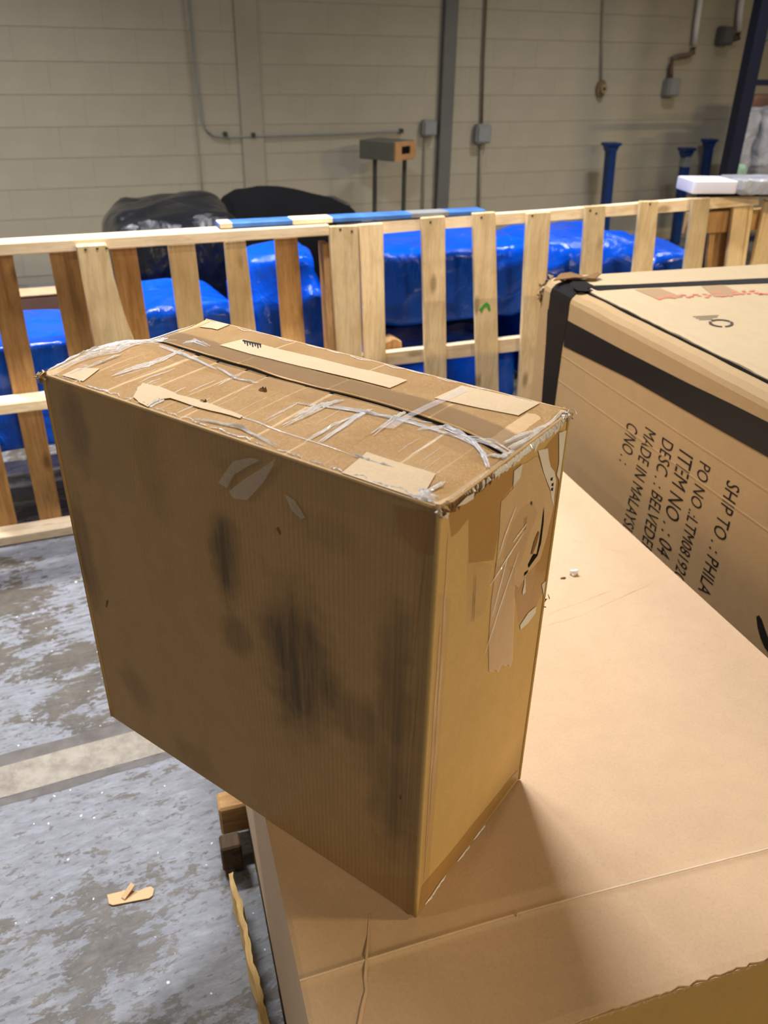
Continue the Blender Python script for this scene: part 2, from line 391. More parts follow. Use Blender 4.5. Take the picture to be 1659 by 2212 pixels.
for r in range(0, 30):
    zc = z0 + bh*(r + .5)
    if zc < .02 or zc > 5.9: continue
    for k in range(-26, 27):
        s = k*bw + (bw/2 if r % 2 else 0)
        vis = smin < s < smax and .3 < zc < 2.45
        if vis and nb < 298:
            o = bpy.data.objects.new('wall_block', bme); COL.objects.link(o); o.parent = wall; o.location = BW.at(s, zc, -.0022); nb += 1
        elif abs(s) < 10.8:
            q = BW.at(s, zc, .0018); e = BW.e*(bw-gap)/2; u = Vector((0, 0, (bh-gap)/2))
            a = [far.verts.new(q + e*i + u*j) for i, j in ((-1,-1),(1,-1),(1,1),(-1,1))]
            b = [far.verts.new(q + e*i + u*j - BW.n*.005) for i, j in ((-1,-1),(1,-1),(1,1),(-1,1))]
            far.faces.new(a)
            for i in range(4): far.faces.new((a[i], b[i], b[(i+1) % 4], a[(i+1) % 4]))
fo = obj('outlying_blocks', far, M_block, wall); fo['kind'] = 'stuff'
# wall fittings of the setting
def wall_strip(name, tl, tr, bl, br, proud, mat, zmax=5.5, zmin=0.0, bevel=.004):
    ext = lambda a, b, z: (a[0] + (b[0]-a[0])*(z-a[1])/(b[1]-a[1]), z)
    TL, TR, BL, BR = [BW.px(*p) for p in (tl, tr, bl, br)]
    pts = [ext(TL, BL, zmin), ext(TR, BR, zmin), ext(TR, BR, zmax), ext(TL, BL, zmax)]
    sl = (pts[0][0] + pts[3][0])/2; sr = (pts[1][0] + pts[2][0])/2
    return bm_box(BW.at((sl+sr)/2, (zmin+zmax)/2, .006 + proud/2), BW.e*abs(sr-sl)/2, BW.n*proud/2, Vector((0, 0, (zmax-zmin)/2)), bevel)
struct(obj('trim_1', wall_strip('trim_1', (496, 0), (546, 0), (516, 430), (561, 430), .02, M_mortar), M_mortar))['label'] = 'shallow painted pilaster on the block wall'
colu = struct(obj('trim_2', wall_strip('trim_2', (961, 0), (989, 0), (950, 452), (975, 452), .06, M_greysteel), M_greysteel)); colu['label'] = 'dark grey steel column on the block wall'
struct(obj('ceiling', bm_box((1, 4, 6.1), Vector((13, 0, 0)), Vector((0, 11, 0)), Vector((0, 0, .05))), plain('ceiling_deck', srgb(150, 145, 138), .8, .2)))

def wall_pipe(name, pxs, r, mat, label, cat='pipe', out=.02, parent=None):
    pts = [BW.at(*BW.px(*p), out + r) for p in pxs]
    if parent: return obj(name, bm_tube(pts, r, 8), mat, parent, True)
    o = origin_here(obj(name, bm_tube(pts, r, 8), mat, None, True)); tag(o, label, cat); return o
def wall_box(name, x0, y0, x1, y1, d, mat, label, cat, bevel=.012):
    a, b = BW.px(x0, y1), BW.px(x1, y0)
    c = BW.at((a[0]+b[0])/2, (a[1]+b[1])/2, .008 + d/2)
    t = thing(name, label, cat, c)
    obj('housing', bm_box(c, BW.e*abs(b[0]-a[0])/2, BW.n*d/2, Vector((0, 0, abs(b[1]-a[1])/2)), bevel, 2), mat, t)
    obj('cover_plate', bm_box(c + BW.n*(d/2+.003), BW.e*abs(b[0]-a[0])*.40, BW.n*.003, Vector((0, 0, abs(b[1]-a[1])*.40)), .002), mat, t)
    return t
wall_box('junction_box', 906, 258, 937, 293, .07, M_greybox, 'small grey electrical box just left of the dark steel column', 'electrical box')
wall_box('junction_box', 1019, 267, 1053, 309, .08, M_greybox, 'square grey electrical box right of the dark steel column', 'electrical box')
wall_box('junction_box', 1426, 168, 1459, 208, .09, M_greybox, 'grey electrical box under the bent brown pipe', 'electrical box')
wall_box('junction_box', 1540, 58, 1575, 98, .09, plain('dark_box', srgb(84, 84, 84)), 'dark grey electrical box high beside the blue rack upright', 'electrical box')
# round brown alarm fitting
a = BW.px(1283, 210); b = BW.px(1308, 172); c = BW.at((a[0]+b[0])/2, (a[1]+b[1])/2, .03)
t = thing('alarm_bell', 'round brown fitting alone on the wall right of centre', 'fitting', c)
rr = abs(b[0]-a[0])/2
def disc(c, r, rz, d0, d1, seg=20):
    bm = bmesh.new(); A = []; B = []
    for k in range(seg):
        q = 2*math.pi*k/seg; p = c + BW.e*r*math.cos(q) + Vector((0, 0, rz*math.sin(q))); A.append(bm.verts.new(p + BW.n*d1)); B.append(bm.verts.new(p + BW.n*d0))
    bm.faces.new(A); bm.faces.new(list(reversed(B)))
    for k in range(seg): bm.faces.new((A[k], B[k], B[(k+1) % seg], A[(k+1) % seg]))
    return bm
obj('back_plate', disc(c, rr, abs(b[1]-a[1])/2, -.02, .0), M_brown, t); obj('gong', disc(c + BW.e*.006, rr*.6, rr*.8, 0, .035), plain('gong_tan', srgb(150, 128, 96)), t); obj('hub', disc(c, rr*.2, rr*.2, .035, .045), M_dark, t)
# pipes
wall_pipe('wall_conduit', [(350, -700), (424, 170), (434, 250), (443, 278), (460, 292), (485, 296), (700, 289), (866, 283)], .008, M_bluegrey, 'thin conduit running down and bending right along the wall above the black bundle')
wall_pipe('wall_conduit', [(325, -700), (414, 190), (431, 365), (438, 440)], .005, M_pipe, 'thin straight conduit down the left part of the wall')
wall_pipe('wall_conduit', [(1078, -700), (1041, 120), (1037, 266)], .010, M_pipeb, 'brown conduit dropping into the square grey box right of the column')
wall_pipe('wall_conduit', [(1036, 312), (1034, 380), (1031, 470)], .011, M_pipe, 'painted conduit running down from the square grey box')
wall_pipe('wall_conduit', [(1322, -700), (1297, 80), (1295, 171)], .008, M_pipe, 'thin painted conduit above the round brown fitting')
wall_pipe('wall_conduit', [(917, 297), (914, 370), (910, 470)], .008, M_pipe, 'thin painted conduit below the small box left of the column')
t = wall_pipe('drop_pipe', [(1442, 168), (1443, 140), (1446, 127), (1455, 123), (1482, 119), (1491, 113), (1493, 102)], .022, M_pipeb, 'brown pipe bending from a box up into a white pipe', 'pipe')
t2 = wall_pipe('vertical_pipe', [(1493, 96), (1498, 50), (1600, -700)], .026, M_pipew, 'white pipe rising above the bent brown pipe')
wall_pipe('vertical_pipe', [(1587, 66), (1591, 20), (1700, -700)], .028, M_pipew, 'short white pipe end beside the blue rack upright')
wall_pipe('elbow_pipe', [(1588, 70), (1587, 82), (1576, 84)], .026, plain('dark_elbow', srgb(70, 66, 62)), 'dark elbow joining the short white pipe to its box')
for i, (u, v) in enumerate(((485, 289), (545, 291), (864, 282))):
    p = BW.at(*BW.px(u, v), .03); o = origin_here(obj('pipe_clamp', bm_box(p, BW.e*.014, BW.n*.02, Vector((0, 0, .016)), .003), M_blackpaint))
    tag(o, ('dark clamp at the bend of the thin wall conduit', 'dark clamp on the conduit over the pilaster', 'end fitting of the conduit near the small grey box')[i], 'clamp')

# ---- beam end standing on two thin legs in front of the wall
BT = BW.back(-.45)
a = BT.px(786, 322); b = BT.px(884, 322); z1 = BT.px(830, 302)[1]; z0_ = BT.px(830, 343)[1]
c = BT.at((a[0]+b[0])/2, 0, 0)
t = thing('beam_stand', 'grey boxed beam end on two thin dark legs by the wall', 'stand', c)
hl = abs(b[0]-a[0])/2*.86
EP = dirv(-34)
bmx = bm_box(Vector((c.x, c.y, (z0_+z1)/2)), EP*hl, Vector((-EP.y, EP.x, 0))*.14, Vector((0, 0, (z1-z0_)/2)), .006)
obj('beam', bmx, plain('grey_beam', srgb(96, 96, 84), .7, .3), t)
pe = Vector((c.x, c.y, (z0_+z1)/2)) + EP*(hl + .008)
ny = Vector((-EP.y, EP.x, 0))
frame = bmesh.new()
for (yy, zz, hy, hz) in ((-.10, 0, .04, 1.0), (.10, 0, .04, .9), (0, .75, .062, .25), (0, -.62, .062, .3)):
    m_ = bm_box(pe + ny*yy + Vector((0, 0, zz*(z1-z0_)/2)), EP*.008, ny*hy, Vector((0, 0, hz*(z1-z0_)/2)), .001)
    tmp = bpy.data.meshes.new('t'); m_.to_mesh(tmp); m_.free(); frame.from_mesh(tmp); bpy.data.meshes.remove(tmp)
obj('end_frame', frame, M_tan, t, label='tan end frame around a dark square hole')
obj('hole', bm_box(pe - EP*.004, EP*.006, ny*.06, Vector((0, 0, (z1-z0_)*.3))), M_dark, t)
for u, v in ((810, 345), (874, 350)):
    q = BT.at(BT.px(u, v)[0], 0, 0)
    obj('leg', bm_box(q + Vector((0, 0, z0_/2)), BT.e*.014, BT.n*.014, Vector((0, 0, z0_/2 - .002)), .003), M_blackpaint, t)

# ---- blue posts with cap plates stored upright near the wall
def post(u, v, ub, vb, hw, label, off, bare=None):
    P = BW.back(-off); s, z = P.px(u, v); s2, z2 = P.px(ub, vb)
    q = P.at(s, 0, 0); t = thing('blue_post', label, 'post', q, None)
    lean = (s2 - s)/(z2 - z)
    top = P.at(s, z, 0); foot = P.at(s - lean*(z-.01), .01, 0)
    obj('shaft', bm_prism([foot - P.e*hw - P.n*hw, foot + P.e*hw - P.n*hw, foot + P.e*hw + P.n*hw, foot - P.e*hw + P.n*hw], top - foot, .004), M_bluepaint, t)
    obj('cap_plate', bm_box(top, P.e*hw*1.9, P.n*hw*1.5, Vector((0, 0, .012)), .004), M_bluepaint, t)
    gus = [top - P.e*hw*1.6 - Vector((0, 0, .012)), top + P.e*hw*1.6 - Vector((0, 0, .012)), top + P.e*hw*1.0 - Vector((0, 0, .06)), top - P.e*hw*1.0 - Vector((0, 0, .06))]
    obj('gusset', bm_prism([g + P.n*(hw+.004) for g in gus], -P.n*(2*hw+.008)), M_bluepaint, t)
    if bare:
        za = P.px(u, bare[0])[1]; zb = P.px(u, bare[1])[1]
        obj('bare_band', bm_box(P.at(s + lean*((za+zb)/2 - z), (za+zb)/2, 0), P.e*(hw+.002), P.n*(hw+.002), Vector((0, 0, (za-zb)/2)), .002), M_greybox, t, label='grey unpainted band')
post(1321, 311, 1309, 440, .038, 'blue capped post standing alone left of the other two', .25)
post(1484, 322, 1466, 460, .036, 'blue capped post with a grey unpainted band near its top', .3, (336, 360))
post(1533, 303, 1523, 372, .034, 'blue capped post nearest the tall rack upright', .1)

# ---- pallet rack at the right
RP = BW.back(-1.5)
def rack():
    s, z = RP.px(1643, 0); s2, z2 = RP.px(1580, 372)
    sc = (s + s2)/2; q = RP.at(sc, 0, 0)
    t = thing('pallet_rack', 'tall dark blue pallet rack with braces at the right edge', 'rack', q)
    hw = .055
    U = [(-hw, -.04), (hw, -.04), (hw, .04), (hw-.012, .04), (hw-.012, -.028), (-hw+.012, -.028), (-hw+.012, .04), (-hw, .04)]
    for k, ds in enumerate((0, 1.05)):
        base = RP.at(sc + ds, .004); obj('upright', bm_prism([base + RP.e*x + RP.n*(-y) for x, y in U], Vector((0, 0, 4.5))), M_rackblue, t)
    for zz in (.3, RP.px(1620, 178)[1], 2.6):
        obj('brace', bm_box(RP.at(sc + .525, zz, 0), RP.e*.47, RP.n*.016, Vector((0, 0, .02)), .003), M_rackblue, t)
    zq = RP.px(1626, 100)[1]
    obj('brace', bm_tube([RP.at(sc + .05, zq, -.01), RP.at(sc + 1.0, zq + .8, -.01)], .013, 8), M_blackpaint, t)
    obj('shelf_panel', bm_box(RP.at(sc + .54, .660, -.30), RP.e*.44, RP.n*.24, Vector((0, 0, .014))), M_greybox, t)
    obj('shelf_bracket', bm_box(RP.at(sc + .54, .610, -.30), RP.e*.46, RP.n*.02, Vector((0, 0, .034))), M_rackblue, t)
    return sc
rack_s = rack()

# ------------------------------------------------------------------ rounded bundles
def superbox(c, ex, ey, ez, p=.28, nu=56, nv=28, amp=.02, freq=3.0, seed=0, sag=0.0, creases=0.0):
    bm = bmesh.new(); rows = []
    sg = lambda x, q: math.copysign(abs(x)**q, x)
    lx, ly, lz = ex.length, ey.length, ez.length; ux, uy, uz = ex/lx, ey/ly, ez/lz
    for j in range(nv+1):
        ph = -math.pi/2 + math.pi*j/nv; r = []
        for i in range(nu):
            th = 2*math.pi*i/nu
            x = sg(math.cos(ph), p)*sg(math.cos(th), p); y = sg(math.cos(ph), p)*sg(math.sin(th), p); z = sg(math.sin(ph), p)
            P = ux*x*lx + uy*y*ly + uz*z*lz
            d = noise.noise(P*freq + Vector((seed*7.1, seed*3.3, 0)))*amp
            d += (.5 - abs(noise.noise(P*freq*2.1 + Vector((seed, 0, seed*2)))))*creases
            nn = (ux*x/max(lx, .01) + uy*y/max(ly, .01) + uz*z/max(lz, .01)).normalized()
            zz = -sag*(x*x)*max(0, z)
            r.append(bm.verts.new(Vector(c) + P + nn*d + Vector((0, 0, zz))))
        rows.append(r)
    for a, b in zip(rows, rows[1:]):
        for i in range(nu): bm.faces.new((a[i], a[(i+1) % nu], b[(i+1) % nu], b[i]))
    bmesh.ops.remove_doubles(bm, verts=bm.verts, dist=1e-5)
    return bm
FA = onz(0, 1183, 0)
FP = Plane((FA.x, FA.y, 0), AX)              # front plane of the standing pallets
def bundle(name, u0, u1, v0, v1, vref, off, depth, mat, label, cat, group=None, zbot=None, p=.25, turn=0, sil=.8, ztop=None, **kw):
    P = FP.back(off); um = (u0+u1)/2
    s0 = P.px(u0, vref)[0]; s1 = P.px(u1, vref)[0]; zt = FP.back(off + depth*sil).px(um, v0)[1]; zb = P.px(um, v1)[1] if zbot is None else zbot
    if ztop: zt = ztop
    e = dirv(AX + turn); n = Vector((-e.y, e.x, 0))
    c = P.at((s0+s1)/2, (zt+zb)/2, -depth/2)
    bm = superbox(c, e*(s1-s0)/2, n*depth/2, Vector((0, 0, (zt-zb)/2)), p, **kw)
    o = origin_here(obj(name, bm, mat, None, True)); tag(o, label, cat, group); return o

# =================================================================== STANDING PALLETS (the fence)
def board(P, tl, tr, bl, br, th, mat, parent, name='slat', z0=None, z1=None, bevel=.0025, out=0.0):
    TL, TR, BL, BR = [P.px(*p) for p in (tl, tr, bl, br)]
    ext = lambda a, b, z: a if z is None else (a[0] + (b[0]-a[0])*(z-a[1])/(b[1]-a[1]), z)
    t_l, t_r = ext(TL, BL, z1), ext(TR, BR, z1); b_l, b_r = ext(TL, BL, z0), ext(TR, BR, z0)
    pts = [P.at(*q, out) for q in (b_l, b_r, t_r, t_l)]
    return obj(name, bm_prism(pts, -P.n*th, bevel), mat, parent)
def rail(P, pts, th, mat, parent, name='rail', bevel=.003, out=0.0):
    return obj(name, bm_prism([P.at(*P.px(*p), out) for p in pts], -P.n*th, bevel), mat, parent)

t = thing('standing_pallet', 'wooden pallet stood on edge at the left, showing its rails with slats behind', 'pallet', FP.at(.6, 0, -.06))
zr = .0
def railz(P, s0, s1, za0, za1, h, th, name='rail'):
    pts = [P.at(s0, za0), P.at(s1, za1), P.at(s1, za1+h), P.at(s0, za0+h)]
    return obj(name, bm_prism(pts, -P.n*th, .003), M_wood_h, t)
sR = FP.px(712, 500)[0]
def line_z(pa, pb):                            # extrapolate an edge through two pixels along the pallet front
    A, B = FP.px(*pa), FP.px(*pb); k = (B[1]-A[1])/(B[0]-A[0]); return lambda s: A[1] + k*(s - A[0])
zl = line_z((0, 553), (710, 509)); railz(FP, -.75, sR, zl(-.75), zl(sR), .036, .085, 'top_rail')
zl = line_z((0, 887), (95, 874)); railz(FP, -.75, sR, zl(-.75)-.002, .497, .036, .085, 'middle_rail')
railz(FP, -.75, sR, .003, .003, .036, .085, 'bottom_rail')
PS = FP.back(.087)
for k, (tl, tr, bl, br, mt) in enumerate((
    ((-150, 553), (-95, 553), (-25, 1136), (39, 1136), M_wood_d),
    ((-37, 545), (27, 552), (87, 1128), (136, 1128), M_wood_d),
    ((105, 545), (166, 541), (148, 765), (207, 765), M_wood_d),
    ((238, 540), (295, 540), (272, 720), (322, 720), M_wood_d),
    ((363, 533), (421, 527), (385, 700), (440, 690), M_wood_v),
    ((485, 526), (531, 522), (500, 695), (553, 713), M_wood_v),
    ((594, 518), (643, 516), (610, 729), (660, 742), M_wood_d))):
    board(PS, tl, tr, bl, br, .017, mt, t, z0=.004, z1=.985)
board(FP.back(.02), (697, 512), (712, 510), (710, 748), (729, 748), .06, M_wood_d, t, 'end_board', z0=.004, z1=.97)
# notched stringer board fixed in front of the rails
NP = FP.back(-.002)
npts = [(163, 527), (228, 523), (236, 555), (243, 590), (252, 622), (262, 660), (274, 694), (287, 728), (292, 790), (212, 790), (190, 668), (176, 600)]
obj('notched_board', bm_prism([NP.at(*NP.px(*p)) + NP.n*.036 for p in npts], -NP.n*.036, .003), M_wood_v, t, label='pale board widening in a curved notch')
for u, v in ((183, 534), (208, 532), (228, 531)):
    q = NP.at(*NP.px(u, v), .037); obj('nail', bm_box(q, NP.e*.004, NP.n*.001, Vector((0, 0, .003)), .0008), M_blackpaint, t)

t = thing('standing_pallet', 'wooden pallet stood on edge at centre right, slats in front of its rails', 'pallet', FP.at(2.0, 0, -.03))
RB = FP.back(.018)
rail(RB, [(733, 511), (827, 505), (912, 497), (1022, 490), (1191, 477), (1383, 463), (1490, 455), (1640, 443), (1640, 420), (1497, 430), (1191, 455), (1022, 466), (827, 480), (733, 488)], .036, M_wood_h, t, 'top_rail')
rail(RB, [(733, 800), (840, 790), (1120, 758), (1300, 737), (1300, 709), (1120, 730), (840, 762), (733, 772)], .036, M_wood_h, t, 'middle_rail')
obj('bottom_rail', bm_prism([RB.at(1.32, .003), RB.at(2.95, .003), RB.at(2.95, .04), RB.at(1.32, .04)], -RB.n*.036, .003), M_wood_h, t)
sl = [((710, 489), (774, 487), (730, 774), (783, 774)), ((776, 485), (828, 482), (787, 774), (834, 777)),
      ((911, 471), (962, 467), (919, 800), (965, 800)), ((1022, 461), (1071, 458), (1031, 845), (1078, 845)),
      ((1139, 461), (1191, 457), (1121, 850), (1166, 850)), ((1266, 446), (1309, 444), (1256, 595), (1300, 598)),
      ((1384, 435), (1424, 434), (1367, 598), (1409, 598)), ((1498, 429), (1536, 427), (1477, 593), (1515, 593))]
for q in sl: board(FP, *q, .017, M_wood_v, t, z0=.003)
# green paint mark on the fourth slat
gp = [(1035, 668), (1046, 656), (1051, 652), (1058, 659), (1060, 670), (1055, 672), (1052, 663), (1046, 664), (1040, 676)]
obj('green_mark', bm_prism([FP.at(*FP.px(*p), .0012) for p in gp], FP.n*-.001), M_green, t, label='small green paint mark')
for u, v in ((1275, 455), (1288, 461), (1040, 470), (1150, 466), (735, 496), (760, 500), (930, 480), (1404, 441)):
    q = FP.at(*FP.px(u, v), .0006); obj('nail', bm_box(q, FP.e*.004, FP.n*.0008, Vector((0, 0, .004)), .0006), M_blackpaint, t)
# a third, broken set of boards past the corner
t = thing('standing_pallet', 'dark shaded pallet stood on edge behind the tall carton at far right', 'pallet', FP.at(3.1, 0, -.05))
P3 = FP.back(.055)
board(P3.back(.05), (1537, 451), (1583, 446), (1525, 592), (1567, 592), .017, M_wood_d, t, z0=.003)
board(P3, (1585, 445), (1619, 438), (1567, 589), (1599, 589), .017, M_wood_v, t, z0=.003, z1=1.03)
board(P3, (1621, 430), (1631, 429), (1599, 589), (1608, 589), .06, M_wood_v, t, 'edge_board', z0=.003, z1=1.03)
board(P3, (1653, 432), (1705, 428), (1621, 590), (1675, 590), .017, M_wood_v, t, z0=.003, z1=1.03)
obj('back_rail', bm_prism([P3.at(2.88, .90, -.02), P3.at(3.7, .90, -.02), P3.at(3.7, .99, -.02), P3.at(2.88, .99, -.02)], -P3.n*.03, .003), M_wood_d, t)
# ---- blue steel/wood strip lying on the pallets
BP = FP.back(.055)
a = BP.px(470, 492); b = BP.px(1040, 461)
ztop = FP.px(712, 485)[1]
q0, q1 = BP.at(a[0], a[1]+.003), BP.at(b[0], b[1] + .002)
d = (q1-q0); ev = d.normalized(); nv = Vector((-ev.y, ev.x, 0)).normalized()
t = thing('blue_plank', 'long worn blue plank lying along the top of the pallets', 'plank', q0)
obj('plank', bm_prism([q0 - nv*.035, q1 - nv*.035, q1 + nv*.035, q0 + nv*.035], Vector((0, 0, .016)), .003), plain('worn_blue_paint', srgb(62, 112, 184), .5, .4, .25, 18), t)
def along(u): 
    s = BP.px(u, 478)[0]; k = (s-a[0])/(b[0]-a[0]); return q0 + d*k
for (x0, x1, mt, lb) in ((470, 497, M_wood_h, 'bare wood end of the plank'), (626, 712, M_wood_h, 'bare wood patch where the blue paint is gone'), (880, 960, M_greybox, 'grey worn patch')):
    A_, B_ = along(x0), along(x1)
    obj('bare_patch', bm_prism([A_ - nv*.0365, B_ - nv*.0365, B_ + nv*.03, A_ + nv*.03], Vector((0, 0, .0172)), .002), mt, t, label=lb)

# =================================================================== CARGO BEHIND THE PALLETS
G = 'blue film-wrapped bundles behind the pallets'
bundle('wrapped_bundle', -150, 150, 688, 0, 720, .13, .45, M_blue, 'blue wrapped flat-topped bundle at far left behind the pallet slats', 'bundle', G, zbot=.30, p=.12, amp=.008, creases=.014, seed=1)
bundle('wrapped_bundle', 292, 508, 612, 0, 680, .13, .5, M_blue, 'blue wrapped bundle with a creased flat top left of the tall bulging one', 'bundle', G, zbot=.25, p=.16, amp=.012, creases=.04, seed=2)
bundle('wrapped_bundle', 545, 706, 540, 0, 650, .18, .38, M_blue, 'tall bulging blue wrapped bundle just left of the pallet joint', 'bundle', G, zbot=.25, p=.42, amp=.03, creases=.08, sil=.5, seed=3)
bundle('wrapped_bundle', 800, 1148, 498, 690, 600, .12, .5, M_blue, 'largest blue wrapped bundle, upper one behind the middle pallet slats', 'bundle', G, p=.2, amp=.012, creases=.05, seed=4)
bundle('wrapped_bundle', 800, 1118, 0, 0, 800, .16, .45, M_blue, 'lower blue wrapped bundle seen under the middle rail', 'bundle', G, zbot=.06, ztop=.455, p=.25, amp=.012, creases=.05, seed=5)
bundle('wrapped_bundle', 1172, 1396, 484, 0, 560, .12, .5, M_blue, 'blue wrapped bundle just behind the corner of the tall carton', 'bundle', G, zbot=.3, p=.3, amp=.02, creases=.06, seed=6)
bundle('wrapped_bundle', 1416, 1518, 503, 0, 560, .12, .5, M_blue, 'blue wrapped bundle at the right end of the pallet row', 'bundle', G, zbot=.3, p=.22, amp=.008, creases=.03, seed=8)
bundle('wrapped_bundle', 255, 535, 428, 0, 520, .75, .7, M_black, 'shiny black film-wrapped bundle rising behind the left pallet', 'bundle', None, zbot=.02, p=.3, amp=.03, creases=.07, seed=9)
bundle('dark_gap_filler', 800, 1150, 0, 0, 700, .75, .25, M_black, 'black filler added to darken the gap under the largest blue bundle', 'roll', None, zbot=.02, ztop=.62, p=.4, amp=.02, creases=.06, seed=14)  # black bundle added so the gap behind the slats stays dark
# black cloth heap sloping down to the right
P = FP.back(1.55); prof = [(520, 446), (545, 428), (590, 420), (640, 424), (700, 432), (760, 448), (800, 466), (820, 500)]
bm = bmesh.new(); rows = []
Q = [P.px(*p) for p in prof]
Qs = []
for (s0, zz0), (s1, zz1) in zip(Q, Q[1:]):
    for k in range(6): Qs.append((s0 + (s1-s0)*k/6, zz0 + (zz1-zz0)*k/6))
Qs.append(Q[-1])
for (s, zt) in Qs:
    r = []
    for k in range(15):
        q = k/14; zz = .01 + (zt-.01)*math.sin(math.pi*q)**.35; y = .35*math.cos(math.pi*q)
        p = P.at(s, zz, y - .35); p += P.n*(.03*noise.noise(p*5)) ; p.z += .012*noise.noise(p*6) if k not in (0, 14) else 0
        r.append(bm.verts.new(p))
    rows.append(r)
for A_, B_ in zip(rows, rows[1:]):
    for k in range(14): bm.faces.new((A_[k], A_[k+1], B_[k+1], B_[k]))
bm.faces.new(rows[0]); bm.faces.new(list(reversed(rows[-1])))
tag(origin_here(obj('cloth_heap', bm, M_cloth, None, True)), 'matte black cloth heap sloping to the right behind the pallets', 'cloth')
# grey lid lying on the cloth
bundle('storage_tote', 690, 760, 424, 0, 440, 2.3, .35, M_blackpaint, 'dark grey tote behind the black cloth heap', 'tote', None, zbot=.01, p=.12, amp=.0, creases=0)
# brown carton at left
P = FP.back(.95); s0, zt = P.px(15, 650); s1, _ = P.px(150, 632); zt = P.px(80, 640)[1]
t = thing('brown_carton', 'dull brown carton behind the pallet at far left', 'carton', P.at((s0+s1)/2, 0, -.2))
obj('body', bm_box(P.at((s0+s1)/2, zt/2, -.06), P.e*(s1-s0)/2, P.n*.06, Vector((0, 0, zt/2 - .003)), .006), M_oldbox, t)
obj('lid_flap', bm_box(P.at((s0+s1)/2, zt + .004, -.06), P.e*((s1-s0)/2+.004), P.n*.064, Vector((0, 0, .004)), .002), plain('dull_kraft_lid', srgb(176, 142, 110)), t, label='lighter kraft lid')
# silver padded rolls at the bottom left
for k, (v0, v1) in enumerate(((1000, 1022), (1022, 1052), (1106, 1136))):
    bundle('silver_roll', -90, 190, v0, v1, 1040, .30, .12 if k < 2 else .14, M_silver, ('upper silver wrapped roll at lower left behind the pallet', 'second silver wrapped roll, directly under the upper one', 'lowest silver wrapped roll, just above the floor')[k], 'roll', None, p=.55, amp=.006, creases=.012, seed=11+k)
# wood offcut lying on the middle rail
P = FP.back(.06); s, zz = P.px(850, 755)
o = origin_here(obj('wood_offcut', bm_prism([P.at(s-.045, zz-.012), P.at(s+.04, zz-.012), P.at(s+.035, zz+.03), P.at(s+.005, zz+.045), P.at(s-.04, zz+.03)], -P.n*.07, .004), M_wood_d)); tag(o, 'short wood offcut resting on the middle rail of the pallet', 'offcut')
# white package on top of the corner
P = FP.back(.03); s0, zb = P.px(1493, 424); s1, _ = P.px(1581, 424); zb = P.px(1493, 420)[1]; zt = P.px(1535, 386)[1]
zt = zb + .052; zh = (zt-zb)/2
le = dirv(6); se = dirv(-84)                  # long axis runs to the right, short axis towards the viewer
wd = .17; fl_ = (s1-s0)*.90; c0 = P.at(s0, zb + zh, 0) - se*wd/2
t = thing('white_package', 'white foam block wrapped in grey film lying on the pallet corner', 'package', (c0.x, c0.y, zb))
obj('foam_end', superbox(c0 + le*fl_/2, se*wd/2, le*fl_/2, Vector((0, 0, zh)), .14, 40, 20, .001, 6, 3), M_white, t, True, label='bright white foam end')
obj('film_wrap', superbox(c0 + le*(fl_ + .42), se*wd*.505, le*.43, Vector((0, 0, zh*1.03)), .14, 64, 24, .004, 9, 4, creases=.012), M_greywrap, t, True, label='wrinkled grey film around the block')
obj('base_board', bm_box(c0 + le*.50 - Vector((0, 0, zh + .006)), se*wd*.40, le*.44, Vector((0, 0, .004)), .001), M_dark, t)
# goods in the rack
P = RP.back(.25); zb = .676
def goods(name, u0, u1, v0, mat, label, cat, depth=.3, p=.35, **kw):
    s0 = P.px(u0, 300)[0]; s1 = P.px(u1, 300)[0]; zt = P.px((u0+u1)/2, v0)[1]
    o = origin_here(obj(name, superbox(P.at((s0+s1)/2, (zb+zt)/2, -depth/2), P.e*(s1-s0)/2, P.n*depth/2, Vector((0, 0, (zt-zb)/2)), p, **kw), mat, None, True)); tag(o, label, cat)
P = RP.back(.35); goods('wrapped_bundle', 1606, 1632, 240, M_greywrap, 'narrow grey film bundle beside the blue rack upright', 'bundle', .15, amp=.02, creases=.05, seed=21)
P = RP.back(.35); goods('wrapped_bundle', 1648, 1700, 235, M_greywrap, 'shiny grey film bundle at the right edge of the rack shelf', 'bundle', .25, amp=.02, creases=.07, seed=22)
P = RP.back(.10); goods('green_bag', 1602, 1634, 354, M_greenwrap, 'pale green bag low beside the rack upright', 'bag', .12, .6, amp=.01, seed=23)
P = RP.back(.80); goods('brown_carton', 1612, 1690, 205, M_oldbox, 'brown carton at the back of the rack shelf', 'carton', .25, .12, amp=.0)

# =================================================================== SURFACES WITH DECALS
class Surf:                                   # f(s,t) -> world point on [0,1]^2
    def __init__(s, f, flip=False): s.f = f; s.flip = flip
    def nrm(s, a, b):
        h = 1e-3; n = (s.f(a+h, b) - s.f(a-h, b)).cross(s.f(a, b+h) - s.f(a, b-h)).normalized(); return -n if s.flip else n
    def inv(s, u, v):
        best = None
        for i in range(1, 6):
            for j in range(1, 6):
                p = proj(s.f(i/6, j/6)); d = (p[0]-u)**2 + (p[1]-v)**2
                if best is None or d < best[0]: best = (d, i/6, j/6)
        a, b = best[1:]
        for _ in range(25):
            p = proj(s.f(a, b)); h = 1e-4
            pa = proj(s.f(a+h, b)); pb = proj(s.f(a, b+h))
            J = [[(pa[0]-p[0])/h, (pb[0]-p[0])/h], [(pa[1]-p[1])/h, (pb[1]-p[1])/h]]
            D = J[0][0]*J[1][1] - J[0][1]*J[1][0]
            if abs(D) < 1e-9: break
            ru, rv = u-p[0], v-p[1]
            a += (J[1][1]*ru - J[0][1]*rv)/D; b += (-J[1][0]*ru + J[0][0]*rv)/D
            a = min(1.3, max(-.3, a)); b = min(1.3, max(-.3, b))
        return a, b
